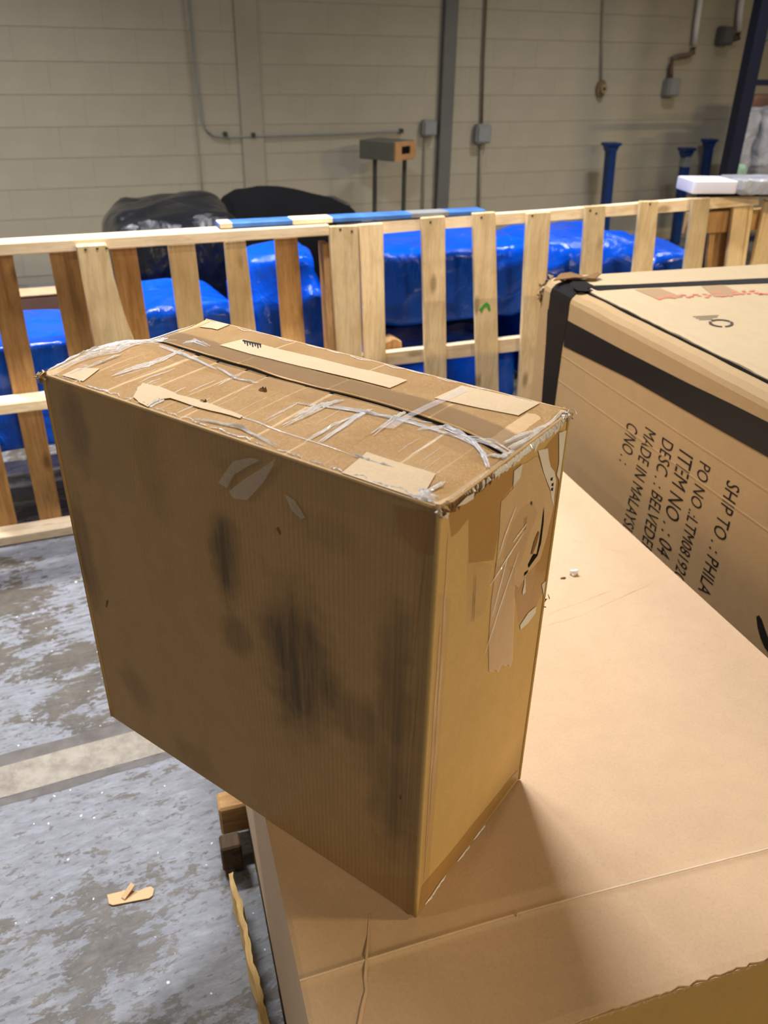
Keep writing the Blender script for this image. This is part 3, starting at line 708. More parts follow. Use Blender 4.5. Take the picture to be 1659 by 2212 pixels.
def decal(name, S, poly, mat, parent, off=.0008, st=False, N=14, jag=0.0, label=None, amp=0.0, clip=True, thick=0.0):
    q = poly if st else [S.inv(*p) for p in poly]
    if clip: q = [(min(1, max(0, a)), min(1, max(0, b))) for a, b in q]
    if jag:
        r = random.Random(len(name)*13 + int(q[0][0]*1000)); qq = []
        for (a0, b0), (a1, b1) in zip(q, q[1:] + q[:1]):
            for k in range(4): qq.append((a0 + (a1-a0)*k/4 + r.uniform(-jag, jag)*(k > 0), b0 + (b1-b0)*k/4 + r.uniform(-jag, jag)*(k > 0)))
        q = qq
    bm = bmesh.new(); vs = [bm.verts.new((a, b, 0)) for a, b in q]
    try: f = bm.faces.new(vs)
    except ValueError: bm.free(); return
    bmesh.ops.triangulate(bm, faces=[f])
    for ax in (0, 1):
        for k in range(1, N):
            no = Vector((1, 0, 0)) if ax == 0 else Vector((0, 1, 0))
            bmesh.ops.bisect_plane(bm, geom=list(bm.verts) + list(bm.edges) + list(bm.faces), plane_co=no*(k/N), plane_no=no, dist=1e-6)
    for v in bm.verts:
        a, b = v.co.x, v.co.y; n = S.nrm(a, b)
        v.co = S.f(a, b) + n*(off + amp*(.5 + .5*noise.noise(Vector((a*30, b*30, off*999)))))
    if thick:
        ex = bmesh.ops.extrude_face_region(bm, geom=list(bm.faces))
        n0 = S.nrm(*q[0])
        for g in ex['geom']:
            if isinstance(g, bmesh.types.BMVert): g.co += n0*thick
    o = obj(name, bm, mat, parent, recalc=True); 
    if label: o['label'] = label
    return o
def ribbon(name, S, pxs, width, mat, parent, lift=.004, off=.0006, seed=0, st=False, label=None):
    """a crumpled ridge of film along a path: tent cross-section with ragged height"""
    q = pxs if st else [S.inv(*p) for p in pxs]
    pts = []
    for (a0, b0), (a1, b1) in zip(q, q[1:]):
        for k in range(8): pts.append((a0 + (a1-a0)*k/8, b0 + (b1-b0)*k/8))
    pts.append(q[-1]); pts = [(min(.992, max(.004, a)), min(.988, max(.006, b))) for a, b in pts]
    pts = [p for i, p in enumerate(pts) if i == 0 or (abs(p[0]-pts[i-1][0]) + abs(p[1]-pts[i-1][1])) > 1e-5]
    if len(pts) < 4: return None
    bm = bmesh.new(); rows = []
    for i, (a, b) in enumerate(pts):
        a2, b2 = pts[min(i+1, len(pts)-1)]; a1, b1 = pts[max(i-1, 0)]
        n = S.nrm(a, b); p = S.f(a, b); tdir = (S.f(a2, b2) - S.f(a1, b1)).normalized(); sd = n.cross(tdir)
        k = math.sin(math.pi*min(1, max(0, (i+.25)/(len(pts)-.5))))**.5
        wv = width*k*(.7 + .6*abs(noise.noise(Vector((i*.6, seed, 0))))); h = lift*k*(.3 + abs(noise.noise(Vector((i*.8, seed+5, 0))))*1.5)
        jit = noise.noise(Vector((i*.5, seed+9, 0)))*width*.3
        rows.append([bm.verts.new(p + sd*(-wv + jit) + n*off), bm.verts.new(p + sd*(-wv*.25 + jit) + n*(off + h*.8)), bm.verts.new(p + sd*(wv*.2 + jit) + n*(off + h*.35)), bm.verts.new(p + sd*(wv*.5 + jit) + n*(off + h)), bm.verts.new(p + sd*(wv + jit) + n*off)])
    for A_, B_ in zip(rows, rows[1:]):
        for k in range(4): bm.faces.new((A_[k], B_[k], B_[k+1], A_[k+1]))
    return obj(name, bm, mat, parent, label=label)
def grid(S, ns, nt, s0=0, s1=1, t0=lambda s: 0.0, t1=lambda s: 1.0, off=0.0, bm=None):
    bm = bm or bmesh.new(); rows = []
    for i in range(ns+1):
        s = s0 + (s1-s0)*i/ns; a, b = t0(s), t1(s)
        rows.append([bm.verts.new(S.f(s, a + (b-a)*j/nt) + (S.nrm(s, a + (b-a)*j/nt)*off if off else Vector())) for j in range(nt+1)])
    for A_, B_ in zip(rows, rows[1:]):
        for j in range(nt): bm.faces.new((A_[j], B_[j], B_[j+1], A_[j+1]))
    return bm
def lerp(a, b, k): return a + (b-a)*k
def bil(c00, c10, c11, c01): return lambda s, t: lerp(lerp(c00, c10, s), lerp(c01, c11, s), t)

# =================================================================== LOW CARTON AND ITS PALLET
LD = 17.3; E1 = dirv(LD); E2 = dirv(LD + 90)
L1a, L1b, L2a, L2b, LZ0 = .0805, 1.045, .436, 1.95, .125
def LP(a, b, z): q = E1*a + E2*b; return Vector((q.x, q.y, z))
t = thing('wooden_pallet', 'worn wooden pallet under the low wide carton', 'pallet', LP(.55, 1.2, 0))
for k, b in enumerate((.50, .72, .95, 1.18, 1.41, 1.64, 1.88)):
    obj('deck_board', bm_box(LP(.56, b, LZ0 - .009), E1*.475, E2*.045, Vector((0, 0, .008)), .002), M_wood_q, t)
for a in (.105, .56, 1.01):
    obj('stringer', bm_box(LP(a, 1.19, .060), E1*.02, E2*.73, Vector((0, 0, .046)), .003), M_wood_q, t)
for k, b in enumerate((.52, .85, 1.2, 1.55, 1.86)):
    obj('bottom_board', bm_box(LP(.56, b, .0075), E1*.475, E2*.045, Vector((0, 0, .0065)), .002), M_wood_q, t)
# a split stringer along the left: dark side, ragged pale top edge
bm = bmesh.new(); rows = []
for i in range(61):
    b = .44 + (1.10-.44)*i/60; w0 = .066 - .040*i/60 + .006*noise.noise(Vector((i*.22, 4, 1))) + .004*noise.noise(Vector((i*.9, 4, 8))); w1 = w0 + .010 + .004*noise.noise(Vector((i*1.7, 3, 3))) + .005*noise.noise(Vector((i*.35, 9, 2)))
    rows.append([bm.verts.new(LP(w0, b, .016)), bm.verts.new(LP(w0, b, .094)), bm.verts.new(LP(w1, b, .097)), bm.verts.new(LP(w1 + .004, b, .016))])
for A_, B_ in zip(rows, rows[1:]):
    for k in range(4): bm.faces.new((A_[k], A_[(k+1) % 4], B_[(k+1) % 4], B_[k]))
bm.faces.new(rows[0]); bm.faces.new(list(reversed(rows[-1])))
obj('split_board', bm, M_wood_y, t, label='pale ragged edge of a split board')
q_ = onz(484, 1815, .09); obj('corner_block', bm_box(Vector((q_.x, q_.y, .05)) + E1*.012, E1*.022, E2*.02, Vector((0, 0, .036)), .004), M_wood_q, t)
# protruding deck board end seen at the left
A_ = onz(472, 1748, LZ0 + .0); 
ea = A_.dot(E1); eb = A_.dot(E2)
obj('deck_board', bm_box(LP((ea + .09)/2, eb + .026, LZ0 - .046), E1*(.09 - ea)/2, E2*.026, Vector((0, 0, .042)), .005), M_wood_p, t, label='block end sticking out past the carton')

low = thing('flat_carton', 'low wide kraft carton on the pallet, carrying the tall taped carton', 'carton', LP(.56, 1.2, LZ0))
CR = .131/(L2b - L2a)                         # crease position
def lowf(s, t):
    z = ZL + .0012*noise.noise(Vector((s*5, t*7, 1)))*(1 if 0 < s < 1 else 0)
    d = (t - CR - .004*math.sin(s*5))*(L2b-L2a)
    z += .0026*math.exp(-(d/.0055)**2)
    return LP(lerp(L1a, L1b, s), lerp(L2a, L2b, t), z)
LS = Surf(lowf)
bm = bmesh.new()
for z in (LZ0 + .001,):
    pass
body = bm_box(LP((L1a+L1b)/2, (L2a+L2b)/2 + .002, (LZ0+ZL)/2 - .003), E1*((L1b-L1a)/2 - .001), E2*((L2b-L2a)/2 - .003), Vector((0, 0, (ZL-LZ0)/2 - .004)), .004, 2)
obj('carton_body', body, M_lowside, low)
# top sheet with a ragged torn front edge
bm = bmesh.new(); ns, rows = 150, []
ts = [0, .004, .010, .02, .04, .06] + [CR + (k-12)*.0013 for k in range(25)] + [CR+.03] + [.15 + .85*k/24 for k in range(25)]
for i in range(ns+1):
    s = i/ns; r = []
    for k, tt in enumerate(ts):
        t2 = tt
        if k == 0:
            t2 = -.0022 + .0022*noise.noise(Vector((i*.55, 3, 0))) + .0012*noise.noise(Vector((i*1.9, 8, 0)))
            if s < .22: t2 = -.001
        p = lowf(s, t2)
        if k == 0: p.z -= .0015
        if s == 0: p.z -= .0012
        r.append(bm.verts.new(p))
    rows.append(r)
for A_, B_ in zip(rows, rows[1:]):
    for j in range(len(ts)-1): bm.faces.new((A_[j], B_[j], B_[j+1], A_[j+1]))
ex = bmesh.ops.extrude_face_region(bm, geom=list(bm.faces))
for g in ex['geom']:
    if isinstance(g, bmesh.types.BMVert): g.co.z -= .0045
obj('top_panel', bm, M_low, low)
M_frontface = cardboard('low_carton_front', srgb(188, 150, 84), None, var=.05)
obj('front_panel', bm_box(LP((L1a+L1b)/2, L2a - .0005, (LZ0+ZL)/2 - .005), E1*((L1b-L1a)/2), E2*.0015, Vector((0, 0, (ZL-LZ0)/2 - .005)), .001), M_frontface, low, label='front face below the torn edge')
# torn corrugated lip hanging under the ragged edge
bm = bmesh.new(); rows = []
for i in range(221):
    s = .2 + .8*i/220; a = lerp(L1a, L1b, s)
    o1 = .0016 + .0022*abs(noise.noise(Vector((i*.5, 1, 4)))); o2 = .001 + .0035*abs(noise.noise(Vector((i*.8, 6, 2))))
    rows.append([bm.verts.new(LP(a, L2a - .001, ZL - .005)), bm.verts.new(LP(a, L2a - .003 - o1, ZL - .0042)), bm.verts.new(LP(a, L2a - .003 - o2, ZL - .008 - o1)), bm.verts.new(LP(a, L2a - .002, ZL - .010 - o2))])
for A_, B_ in zip(rows, rows[1:]):
    for j in range(3): bm.faces.new((A_[j], B_[j], B_[j+1], A_[j+1]))
obj('torn_lip', bm, M_lip, low, label='torn corrugated edge')
M_foldlight = cardboard('fold_light', srgb(232, 206, 172), None, var=.06)  # paler kraft painted in for the light on the fold ridge
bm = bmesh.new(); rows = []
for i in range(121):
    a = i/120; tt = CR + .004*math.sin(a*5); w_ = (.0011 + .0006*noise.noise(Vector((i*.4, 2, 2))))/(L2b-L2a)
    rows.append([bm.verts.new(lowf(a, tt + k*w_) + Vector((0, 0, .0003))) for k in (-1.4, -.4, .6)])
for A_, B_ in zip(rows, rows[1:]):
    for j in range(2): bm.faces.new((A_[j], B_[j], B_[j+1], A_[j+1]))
obj('fold_crest', bm, M_foldlight, low, label='pale strip painting in the light on the fold crest')
# slit and its lifted edge near the front left
slit = [LS.inv(*p) for p in ((797, 1975), (794, 2020), (789, 2075), (786, 2116), (789, 2140), (780, 2175), (770, 2230))]
bm = bmesh.new(); rows = []
for i, (a, b) in enumerate(slit):
    p = lowf(a, b); h = .0003 + .0011*(i/6); w_ = .0012 + .0010*(i/6)
    rows.append([bm.verts.new(p + E1*-.0006 + Vector((0, 0, .0003))), bm.verts.new(p + Vector((0, 0, h))), bm.verts.new(p + E1*w_*2.2 + Vector((0, 0, .0004)))])
for A_, B_ in zip(rows, rows[1:]):
    for j in range(2): bm.faces.new((A_[j], B_[j], B_[j+1], A_[j+1]))
obj('slit_edge', bm, M_low, low, label='lifted edge of a slit in the top')
for pts in (((1180, 1328), (1240, 1305), (1330, 1272)), ((1215, 1160), (1270, 1175), (1350, 1195)), ((1150, 1360), (1250, 1330), (1420, 1255)), ((1335, 1880), (1365, 1945), (1400, 2000))):
    ribbon('fold_mark', LS, pts, .003, M_low, low, .0007, .0001, 3)
# litter on the low carton
p = onz(1240, 1240, ZL + .002)
bm = superbox(p + Vector((0, 0, .006)), E1*.009, E2*.006, Vector((0, 0, .006)), .8, 16, 10, .006, 120, 2)
tag(origin_here(obj('plastic_scrap', bm, M_tapew, None)), 'tiny crumpled clear plastic scrap on the low carton top', 'scrap')
p = onz(1216, 1249, ZL + .0015)
tag(origin_here(obj('dirt_speck', superbox(p + Vector((0, 0, .001)), E1*.007, E2*.002, Vector((0, 0, .0012)), .8, 12, 8, .001, 200, 4), M_core, None)), 'small dark speck left of the plastic scrap', 'speck')
p = onz(1117, 1978, ZL + .0015)
tag(origin_here(obj('wood_splinter', bm_box(p + Vector((0, 0, .002)), (E1*.6+E2*.8)*.003, (E2*.6-E1*.8)*.0008, Vector((0, 0, .001)), .0003), M_scrap, None)), 'tiny pale splinter near the crease of the low carton', 'splinter')

# =================================================================== TALL CARTON WITH SHIPPING MARKS
SH0 = LP(1.170, 1.4, 0)
SP = Plane((SH0.x, SH0.y, 0), LD - 90)         # e runs towards the viewer, normal faces left
if SP.n.dot(E1) > 0: SP.n = -SP.n
SP.o = SH0
SZ = SP.px(1659, 871)[1]                       # where the rolled edge starts
sc_ = SP.px(1168, 657)[0]                      # far vertical corner
ZT = SZ + .022
ship = thing('tall_carton', 'large kraft carton with black shipping marks and black tape at right', 'carton', SP.at(.5, 0, -.5))
def SPt(s, w_, z): return SP.at(s, z, -w_)     # w: depth away from the marked face
send = 1.35; swid = 1.15
prof = [(0, .004), (0, SZ - .012), (.004, SZ), (.016, SZ + .012), (.034, SZ + .018), (.040, SZ + .018)]
bm = bmesh.new(); rows = []
nS = 60
for i in range(nS+1):
    s = lerp(sc_, send, i/nS)
    k = .0025*noise.noise(Vector((s*9, 0, 2)))
    rows.append([bm.verts.new(SPt(s, w_ + (k if j > 1 else 0), z + (k if j > 1 else 0))) for j, (w_, z) in enumerate(prof)] + [bm.verts.new(SPt(s, swid, SZ + .018)), bm.verts.new(SPt(s, swid, .004))])
for A_, B_ in zip(rows, rows[1:]):
    m_ = len(A_)
    for j in range(m_): bm.faces.new((A_[j], B_[j], B_[(j+1) % m_], A_[(j+1) % m_]))
bm.faces.new(rows[0]); bm.faces.new(list(reversed(rows[-1])))
obj('carton_body', bm, M_ship, ship)
# lid flap on top, its torn edge beside a dark gap
bm = bmesh.new(); rows = []
for i in range(121):
    s = lerp(sc_ + .012, send, i/120); e_ = .048 + .004*noise.noise(Vector((i*.21, 5, 0))) + .003*noise.noise(Vector((i*.7, 1, 0)))
    lift = .004*max(0, noise.noise(Vector((i*.16, 2, 7))))
    rows.append([bm.verts.new(SPt(s, e_, ZT + lift)), bm.verts.new(SPt(s, e_ + .012, ZT + .003 + lift)), bm.verts.new(SPt(s, e_ + .03, ZT + .002))] + [bm.verts.new(SPt(s, lerp(.09, swid - .01, k/6), ZT + .002)) for k in range(7)])
for A_, B_ in zip(rows, rows[1:]):
    for j in range(len(A_)-1): bm.faces.new((A_[j], B_[j], B_[j+1], A_[j+1]))
ex = bmesh.ops.extrude_face_region(bm, geom=list(bm.faces))
for g in ex['geom']:
    if isinstance(g, bmesh.types.BMVert): g.co.z -= .004
obj('lid_flap', bm, M_shiptop, ship, label='pale lid flap with a torn edge')
obj('flap_gap', bm_box(SPt((sc_+send)/2 + .005, .0445, SZ + .0185), SP.e*((send-sc_)/2 - .006), SP.n*.0075, Vector((0, 0, .0012))), M_dark, ship, label='dark gap along the flap')
def sside(name, pxs, mat, off=.0012, th=.001, label=None):
    return obj(name, bm_prism([SP.at(*SP.px(*p), off) for p in pxs], SP.n*-th), mat, ship, label=label)
def stop(name, pxs, mat, off=.0032, label=None, th=.0008):
    return obj(name, bm_prism([onz(*p, ZT + off) for p in pxs], Vector((0, 0, -th))), mat, ship, label=label)
# black tape: side band, vertical band, wrap over the rolled edge, top band
sside('black_tape', [(1222, 690), (1349, 758), (1487, 828), (1579, 872), (1659, 912), (1800, 985), (1800, 1070), (1659, 987), (1503, 899), (1365, 820), (1218, 748)], M_tapeblack, label='wide black tape along the side')
sside('black_tape', [(1184, 668), (1229, 668), (1225, 700), (1216, 745), (1199, 871), (1187, 960), (1160, 960), (1171, 866), (1180, 740)], M_tapeblack, .0018, label='black tape down the corner')
sa, sb = SP.px(1186, 668)[0], SP.px(1229, 672)[0]
bm = bmesh.new(); rows = []
for s in (sa, sb):
    rows.append([bm.verts.new(SPt(s, w_ - .0022, z + (.0022 if w_ > 0 else 0))) for w_, z in [(0, SZ - .06), (0, SZ - .03)] + prof[1:]] + [bm.verts.new(SPt(s, .05, ZT + .006)), bm.verts.new(SPt(s, .085, ZT + .0052))])
for j in range(len(rows[0])-1): bm.faces.new((rows[0][j], rows[1][j], rows[1][j+1], rows[0][j+1]))
obj('black_tape', bm, M_tapeblack, ship, label='black tape wrapped over the rolled edge')
stop('black_tape', [(1236, 618), (1365, 614), (1487, 608), (1659, 600), (1900, 588), (1900, 598), (1659, 611), (1487, 617), (1365, 622), (1263, 629), (1246, 627)], M_tapeblack, .0040, 'black tape along the far edge of the top')
stop('tape_strip', [(1372, 625), (1426, 622), (1475, 642), (1419, 645)], M_tapet, .0036, 'tan tape strip')
stop('tape_strip', [(1516, 618), (1562, 615), (1605, 635), (1545, 641)], M_tapet, .0036, 'tan tape strip')
# faded red stamp strokes (not legible) and a round printed emblem with lines
rr_ = random.Random(5)
for k in range(34):
    u = 1418 + k*8 + rr_.uniform(-3, 3); v = 641 - (k*8)*.055 + rr_.choice((-3, 2, 5))*(1 if k > 12 else .6)
    stop('red_stamp_stroke', [(u, v), (u+rr_.uniform(7, 15), v - rr_.uniform(-1, 2.2)), (u+rr_.uniform(7, 13), v + 2.2), (u + 2, v + rr_.uniform(1.2, 3))], M_red, .0040, th=.0003)
def ring_px(cu, cv, ru, rv, a0, a1, wd, tilt=0.0):
    out, inn = [], []
    for k in range(9):
        q = math.radians(lerp(a0, a1, k/8)); c_, s_ = math.cos(q), math.sin(q)
        for lst, f_ in ((out, 1.0), (inn, 1.0 - wd)): lst.append((cu + ru*f_*c_ , cv + rv*f_*s_ + ru*f_*c_*tilt))
    return out + inn[::-1]
for a0, a1 in ((-35, 70), (85, 195), (212, 318)):
    stop('emblem_stroke', ring_px(1558, 697.5, 27, 8.2, a0, a1, .24, .05), M_inkgrey, .0040, th=.0003)
for x0, y0, x1, y1 in ((1497, 683.2, 1552, 680.6), (1503, 686.4, 1550, 684), (1510, 689.6, 1540, 688)):
    stop('emblem_stroke', [(x0, y0), (x1, y1), (x1, y1 + .9), (x0, y0 + .9)], M_inkgrey, .0040, th=.0003)
# curled brown flap at the far corner and crushed edge
p = onz(1245, 602, ZT + .012)
fl = [onz(*q, ZT + .006) for q in ((1196, 607), (1210, 600), (1232, 598), (1262, 600), (1290, 597), (1297, 601), (1285, 606), (1240, 607))]
obj('curled_flap', bm_prism([q + Vector((0, 0, .012*abs(math.sin(i)))) for i, q in enumerate(fl)], Vector((0, 0, .003))), M_core, ship, label='curled brown flap at the far corner')
for k in range(22):
    z = lerp(SZ - .05, SZ + .02, k/21); q = SP.at(sc_ - .001 + .004*rr_.random(), z, .002 - .03*max(0, (k-14)/8)); rr = random.Random(k)
    bm = bmesh.new(); d = [Vector((rr.uniform(-1, 1), rr.uniform(-1, 1), rr.uniform(-1, 1))).normalized()*rr.uniform(.008, .016) for _ in range(3)]
    v = [bm.verts.new(q + c) for c in (d[0], d[1], d[2], -d[0]*.6)]; c_ = bm.verts.new(q - d[1]*.5)
    for i in range(4): bm.faces.new((v[i], v[(i+1) % 4], c_))
    obj('crushed_edge', bm, M_shiptop if k % 3 else M_core, ship)
# shallow pressed lines along the side
for v0, v1 in ((775, 1010), (835, 1090), (1085, 1290)):
    A_ = SP.px(1225, v0); zc = A_[1]
    obj('pressed_line', bm_box(SP.at((sc_+send)/2 + .02, zc, .0002), SP.e*((send-sc_)/2 - .03), SP.n*.0004, Vector((0, 0, .0022)), .0002), M_ship, ship)

# printed marks: text runs down the face, letters' tops to the right
FONT = None
def text_mesh(body):
    cu = bpy.data.curves.new('mark', 'FONT'); cu.body = body; cu.resolution_u = 3; cu.offset = 0
    o = bpy.data.objects.new('mark', cu); COL.objects.link(o)
    dg = bpy.context.evaluated_depsgraph_get(); me = bpy.data.meshes.new_from_object(o.evaluated_get(dg))
    bpy.data.objects.remove(o, do_unlink=True); bpy.data.curves.remove(cu)
    return me
def mark(body, p0, pcap, pend, label):
    me = text_mesh(body); n = len(me.vertices); co = np.empty(n*3); me.vertices.foreach_get('co', co); co = co.reshape(-1, 3)
    mx = co[:, 0].max(); my = .729
    o0 = SP.px(*p0); oc = SP.px(*pcap); oe = SP.px(*pend)
    cap = abs(oc[0]-o0[0]); ln_ = o0[1] - oe[1]
    out = np.empty_like(co)
    for i in range(n):
        x, y = co[i, 0]/mx*ln_, co[i, 1]/my*cap
        k = x/ln_; s = o0[0] + (oe[0]-o0[0])*k + y; z = o0[1] - x
        q = SP.at(s, z, .0006); out[i] = (q.x, q.y, q.z)
    me.vertices.foreach_set('co', (out - np.array(ship.location)).ravel()); me.update()
    o = link_mesh('printed_mark', me, M_ink, ship); o['label'] = label
mark('SHIP TO . : PHILA', (1572, 1034), (1602, 1050), (1508, 1272), 'black printed line SHIP TO')
mark('PO NO .:LTM081920', (1513, 992), (1538, 1007), (1456, 1242), 'black printed line PO NO')
mark('ITEM NO . : 04', (1469, 966), (1501, 985), (1419, 1188), 'larger black printed line ITEM NO')
mark('DESC . : BELVEDER', (1432, 941), (1458, 956), (1384, 1183), 'black printed line DESC')
mark('MADE IN MALAYSIA', (1395, 919), (1420, 933), (1342, 1150), 'black printed line MADE IN')
mark('C/NO . :', (1356, 908), (1381, 922), (1338, 994), 'black printed line C/NO')
sside('printed_curve', [(1634, 1332), (1637, 1356), (1643, 1378), (1652, 1398), (1664, 1414), (1690, 1436), (1700, 1425), (1672, 1398), (1660, 1378), (1652, 1356), (1646, 1338), (1640, 1329)], M_ink, .0008, .0004, 'large curved black printed stroke')

# =================================================================== THE TAPED CARTON
HB = .608
B = {k: onz(*p, ZL + .0015) for k, p in dict(FL=(243, 1548), FR=(897, 1981), BR=(1120, 1684)).items()}
B['BL'] = B['FL'] + (B['BR'] - B['FR'])
T = {k: onz(*p, ZL + HB) for k, p in dict(FL=(93, 808), FR=(950, 1099), BR=(1229, 889), BL=(446, 692)).items()}
ctr = (B['FL'] + B['BR'])/2; ctr.z = ZL + .0015
box = thing('taped_carton', 'battered brown carton sealed with clear tape, standing upright on the low carton', 'carton', ctr)
ff = bil(B['FL'], B['FR'], T['FR'], T['FL'])
def frontf(s, t):
    p = ff(s, t); k = 16*s*(1-s)*t*(1-t); return p + NF*(.003*k + .0012*noise.noise(Vector((s*6, t*4, 2)))*min(1, 8*s*(1-s), 8*t*(1-t)))
NF = (B['FR'] - B['FL']).cross(Vector((0, 0, 1))).normalized()
NR = (B['BR'] - B['FR']).cross(Vector((0, 0, 1))).normalized()
fr = bil(B['FR'], B['BR'], T['BR'], T['FR'])
def rightf(s, t):
    p = fr(s, t); k = 16*s*(1-s)*t*(1-t); return p + NR*(.002*k + .0012*noise.noise(Vector((s*5, t*6, 9)))*max(0, min(1, 8*s*(1-s), 8*t*(1-t))))
ft = bil(T['FL'], T['FR'], T['BR'], T['BL'])
seam_px = [(322, 733), (360, 746), (440, 775), (520, 800), (620, 832), (720, 858), (820, 884), (900, 905), (960, 925), (1010, 948), (1055, 968), (1108, 984)]
FTS = Surf(ft)
seam_st = [FTS.inv(*p) for p in seam_px]; seam_st = [(-.02, seam_st[0][1])] + seam_st + [(1.02, seam_st[-1][1])]
def seam(s):
    for (a0, b0), (a1, b1) in zip(seam_st, seam_st[1:]):
        if s <= a1: return b0 + (b1-b0)*(s-a0)/(a1-a0)
    return seam_st[-1][1]
def topf(s, t):
    p = ft(s, t); sm = seam(s); k = max(0, min(1, 10*t*(1-t)))
    bulge = .004*math.sin(math.pi*min(1, max(0, s)))*math.sin(math.pi*min(1, max(0, t)))
    rip = .0022*noise.noise(Vector((s*9, t*3, 4)))*k
    ed = -.006*max(0, (s-.93)/.07)**2*k - .004*max(0, (.07-s)/.07)**2*k
    lb = .013*math.exp(-(max(0, s)/.10)**2)*max(0, math.sin(math.pi*min(1, max(0, t/max(.2, sm)))))
    return p + Vector((0, 0, bulge + rip + ed + lb + .0015))
SF, SR, ST = Surf(frontf), Surf(rightf), Surf(topf)
fb_ = bil(B['BR'], B['BL'], T['BL'], T['BR']); flf = lambda s, t: lerp(lerp(B['BL'], B['FL'], s), topf(0, 1-s), t)
# dirt smudges on the dark front face, given in the carton's own coordinates
def sm(u, v, rx, rz, amt):
    p = frontf(*SF.inv(u, v)) - ctr; return ((p.x, p.y, p.z), (rx, rz), amt)
SMU = [sm(645, 1450, .066, .135, .8), sm(487, 1210, .028, .075, .75), sm(515, 1375, .030, .036, .5), sm(165, 920, .028, .075, .5), sm(185, 1200, .024, .11, .5),
       sm(850, 1480, .026, .13, .6), sm(770, 1560, .05, .05, .45), sm(845, 1720, .036, .14, .5), sm(295, 1490, .036, .045, .3), sm(830, 1650, .06, .06, .35), sm(700, 1150, .06, .025, .18), sm(330, 1010, .03, .09, .2), sm(420, 1640, .05, .04, .25)]
bd = (B['FR'] - B['FL']); bdeg = math.degrees(math.atan2(bd.y, bd.x))
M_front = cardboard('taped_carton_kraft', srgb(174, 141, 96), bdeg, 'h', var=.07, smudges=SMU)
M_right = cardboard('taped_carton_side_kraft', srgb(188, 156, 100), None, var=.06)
bm = grid(SF, 40, 40)
obj('front_panel', bm, M_front, box, True)
bm = grid(SR, 24, 40); obj('side_panel', bm, M_right, box, True)
bm = grid(Surf(fb_), 12, 12); obj('back_panel', bm, M_right, box)
bm = grid(Surf(flf), 12, 12); obj('side_panel', bm, M_right, box)
bm = bmesh.new(); bm.faces.new([bm.verts.new(B[k]) for k in ('FL', 'FR', 'BR', 'BL')]); obj('bottom_panel', bm, M_right, box)
bm = bmesh.new(); bm.faces.new([bm.verts.new(lerp(T[k], T[o_], .02) - Vector((0, 0, .012))) for k, o_ in (('FL', 'BR'), ('FR', 'BL'), ('BR', 'FL'), ('BL', 'FR'))]); obj('dark_inner_sheet', bm, M_dark, box)  # near-black sheet standing in for the shaded inside of the carton
# rounded corner edges
def edge(a, b, r, mat, name='edge_fold', wob=.0008):
    pts = [lerp(a, b, k/16) + Vector((noise.noise(Vector((k, 1, 0))), noise.noise(Vector((k, 7, 0))), noise.noise(Vector((k, 3, 0)))))*wob for k in range(17)]
    return obj(name, bm_tube(pts, r, 8), mat, box, True)
up = Vector((0, 0, .0005))
edge(B['FR'] + up*6, T['FR'], .0032, M_right); edge(B['FL'] + up*6, T['FL'], .0028, M_front); edge(B['BR'] + up*6, T['BR'], .0028, M_right)
edge(T['FL'], T['FR'], .0022, M_top, wob=.0016); edge(T['FR'] - up*4, T['BR'] - up*4, .0016, M_top, wob=.0015); edge(T['BL'], T['BR'], .0028, M_top, wob=.0012); pass
# two flaps meeting at the open seam
GAPW = lambda s: .044 + .055*max(0, noise.noise(Vector((s*5, 2, 0))) + .3)*max(0, min(1, (1-s)*8)) + .02*max(0, (s-.93)/.07)
gapn = lambda s: GAPW(s)*.5
bm = grid(ST, 90, 14, 0, 1, lambda s: 0.0, lambda s: seam(s) - gapn(s)*.7)
ex = bmesh.ops.extrude_face_region(bm, geom=list(bm.faces))
for g in ex['geom']:
    if isinstance(g, bmesh.types.BMVert): g.co.z -= .0016
obj('top_flap', bm, M_top, box)
bm = grid(ST, 90, 14, 0, 1, lambda s: seam(s) + gapn(s)*.7, lambda s: 1.0)
ex = bmesh.ops.extrude_face_region(bm, geom=list(bm.faces))
for g in ex['geom']:
    if isinstance(g, bmesh.types.BMVert): g.co.z -= .0016
obj('top_flap', bm, M_top, box)

bm = grid(ST, 90, 2, 0, 1, lambda s: seam(s) - .05, lambda s: seam(s) + .05, off=-.0022); obj('seam_shade', bm, M_dark, box, label='dark strip painted in for the open seam between the flaps')  # near-black sheet just under the flaps paints in the seam's shade
# ---- tape on the top
r_ = random.Random(3)
s = .035
while s < .97:                                # amber strips across the front flap
    w_ = r_.uniform(.05, .11); s2 = min(.985, s + w_)
    decal('packing_tape', ST, [(s, .0), (s2, .0), (s2 + r_.uniform(-.006, .006), seam(s2) - .012), (s + r_.uniform(-.006, .006), seam(s) - .012)], M_tapetop, box, .0006, True, amp=.0003)
    s = s2 + r_.choice((.0015, .002, .003, .006))
for (a, b) in ((.02, .30), (.305, .56), (.565, .80), (.805, .985)):   # strips on the back flap
    decal('packing_tape', ST, [(a, seam(a) + .02), (b, seam(b) + .02), (b, .995), (a, .995)], M_tapetop, box, .0006, True, amp=.0003)
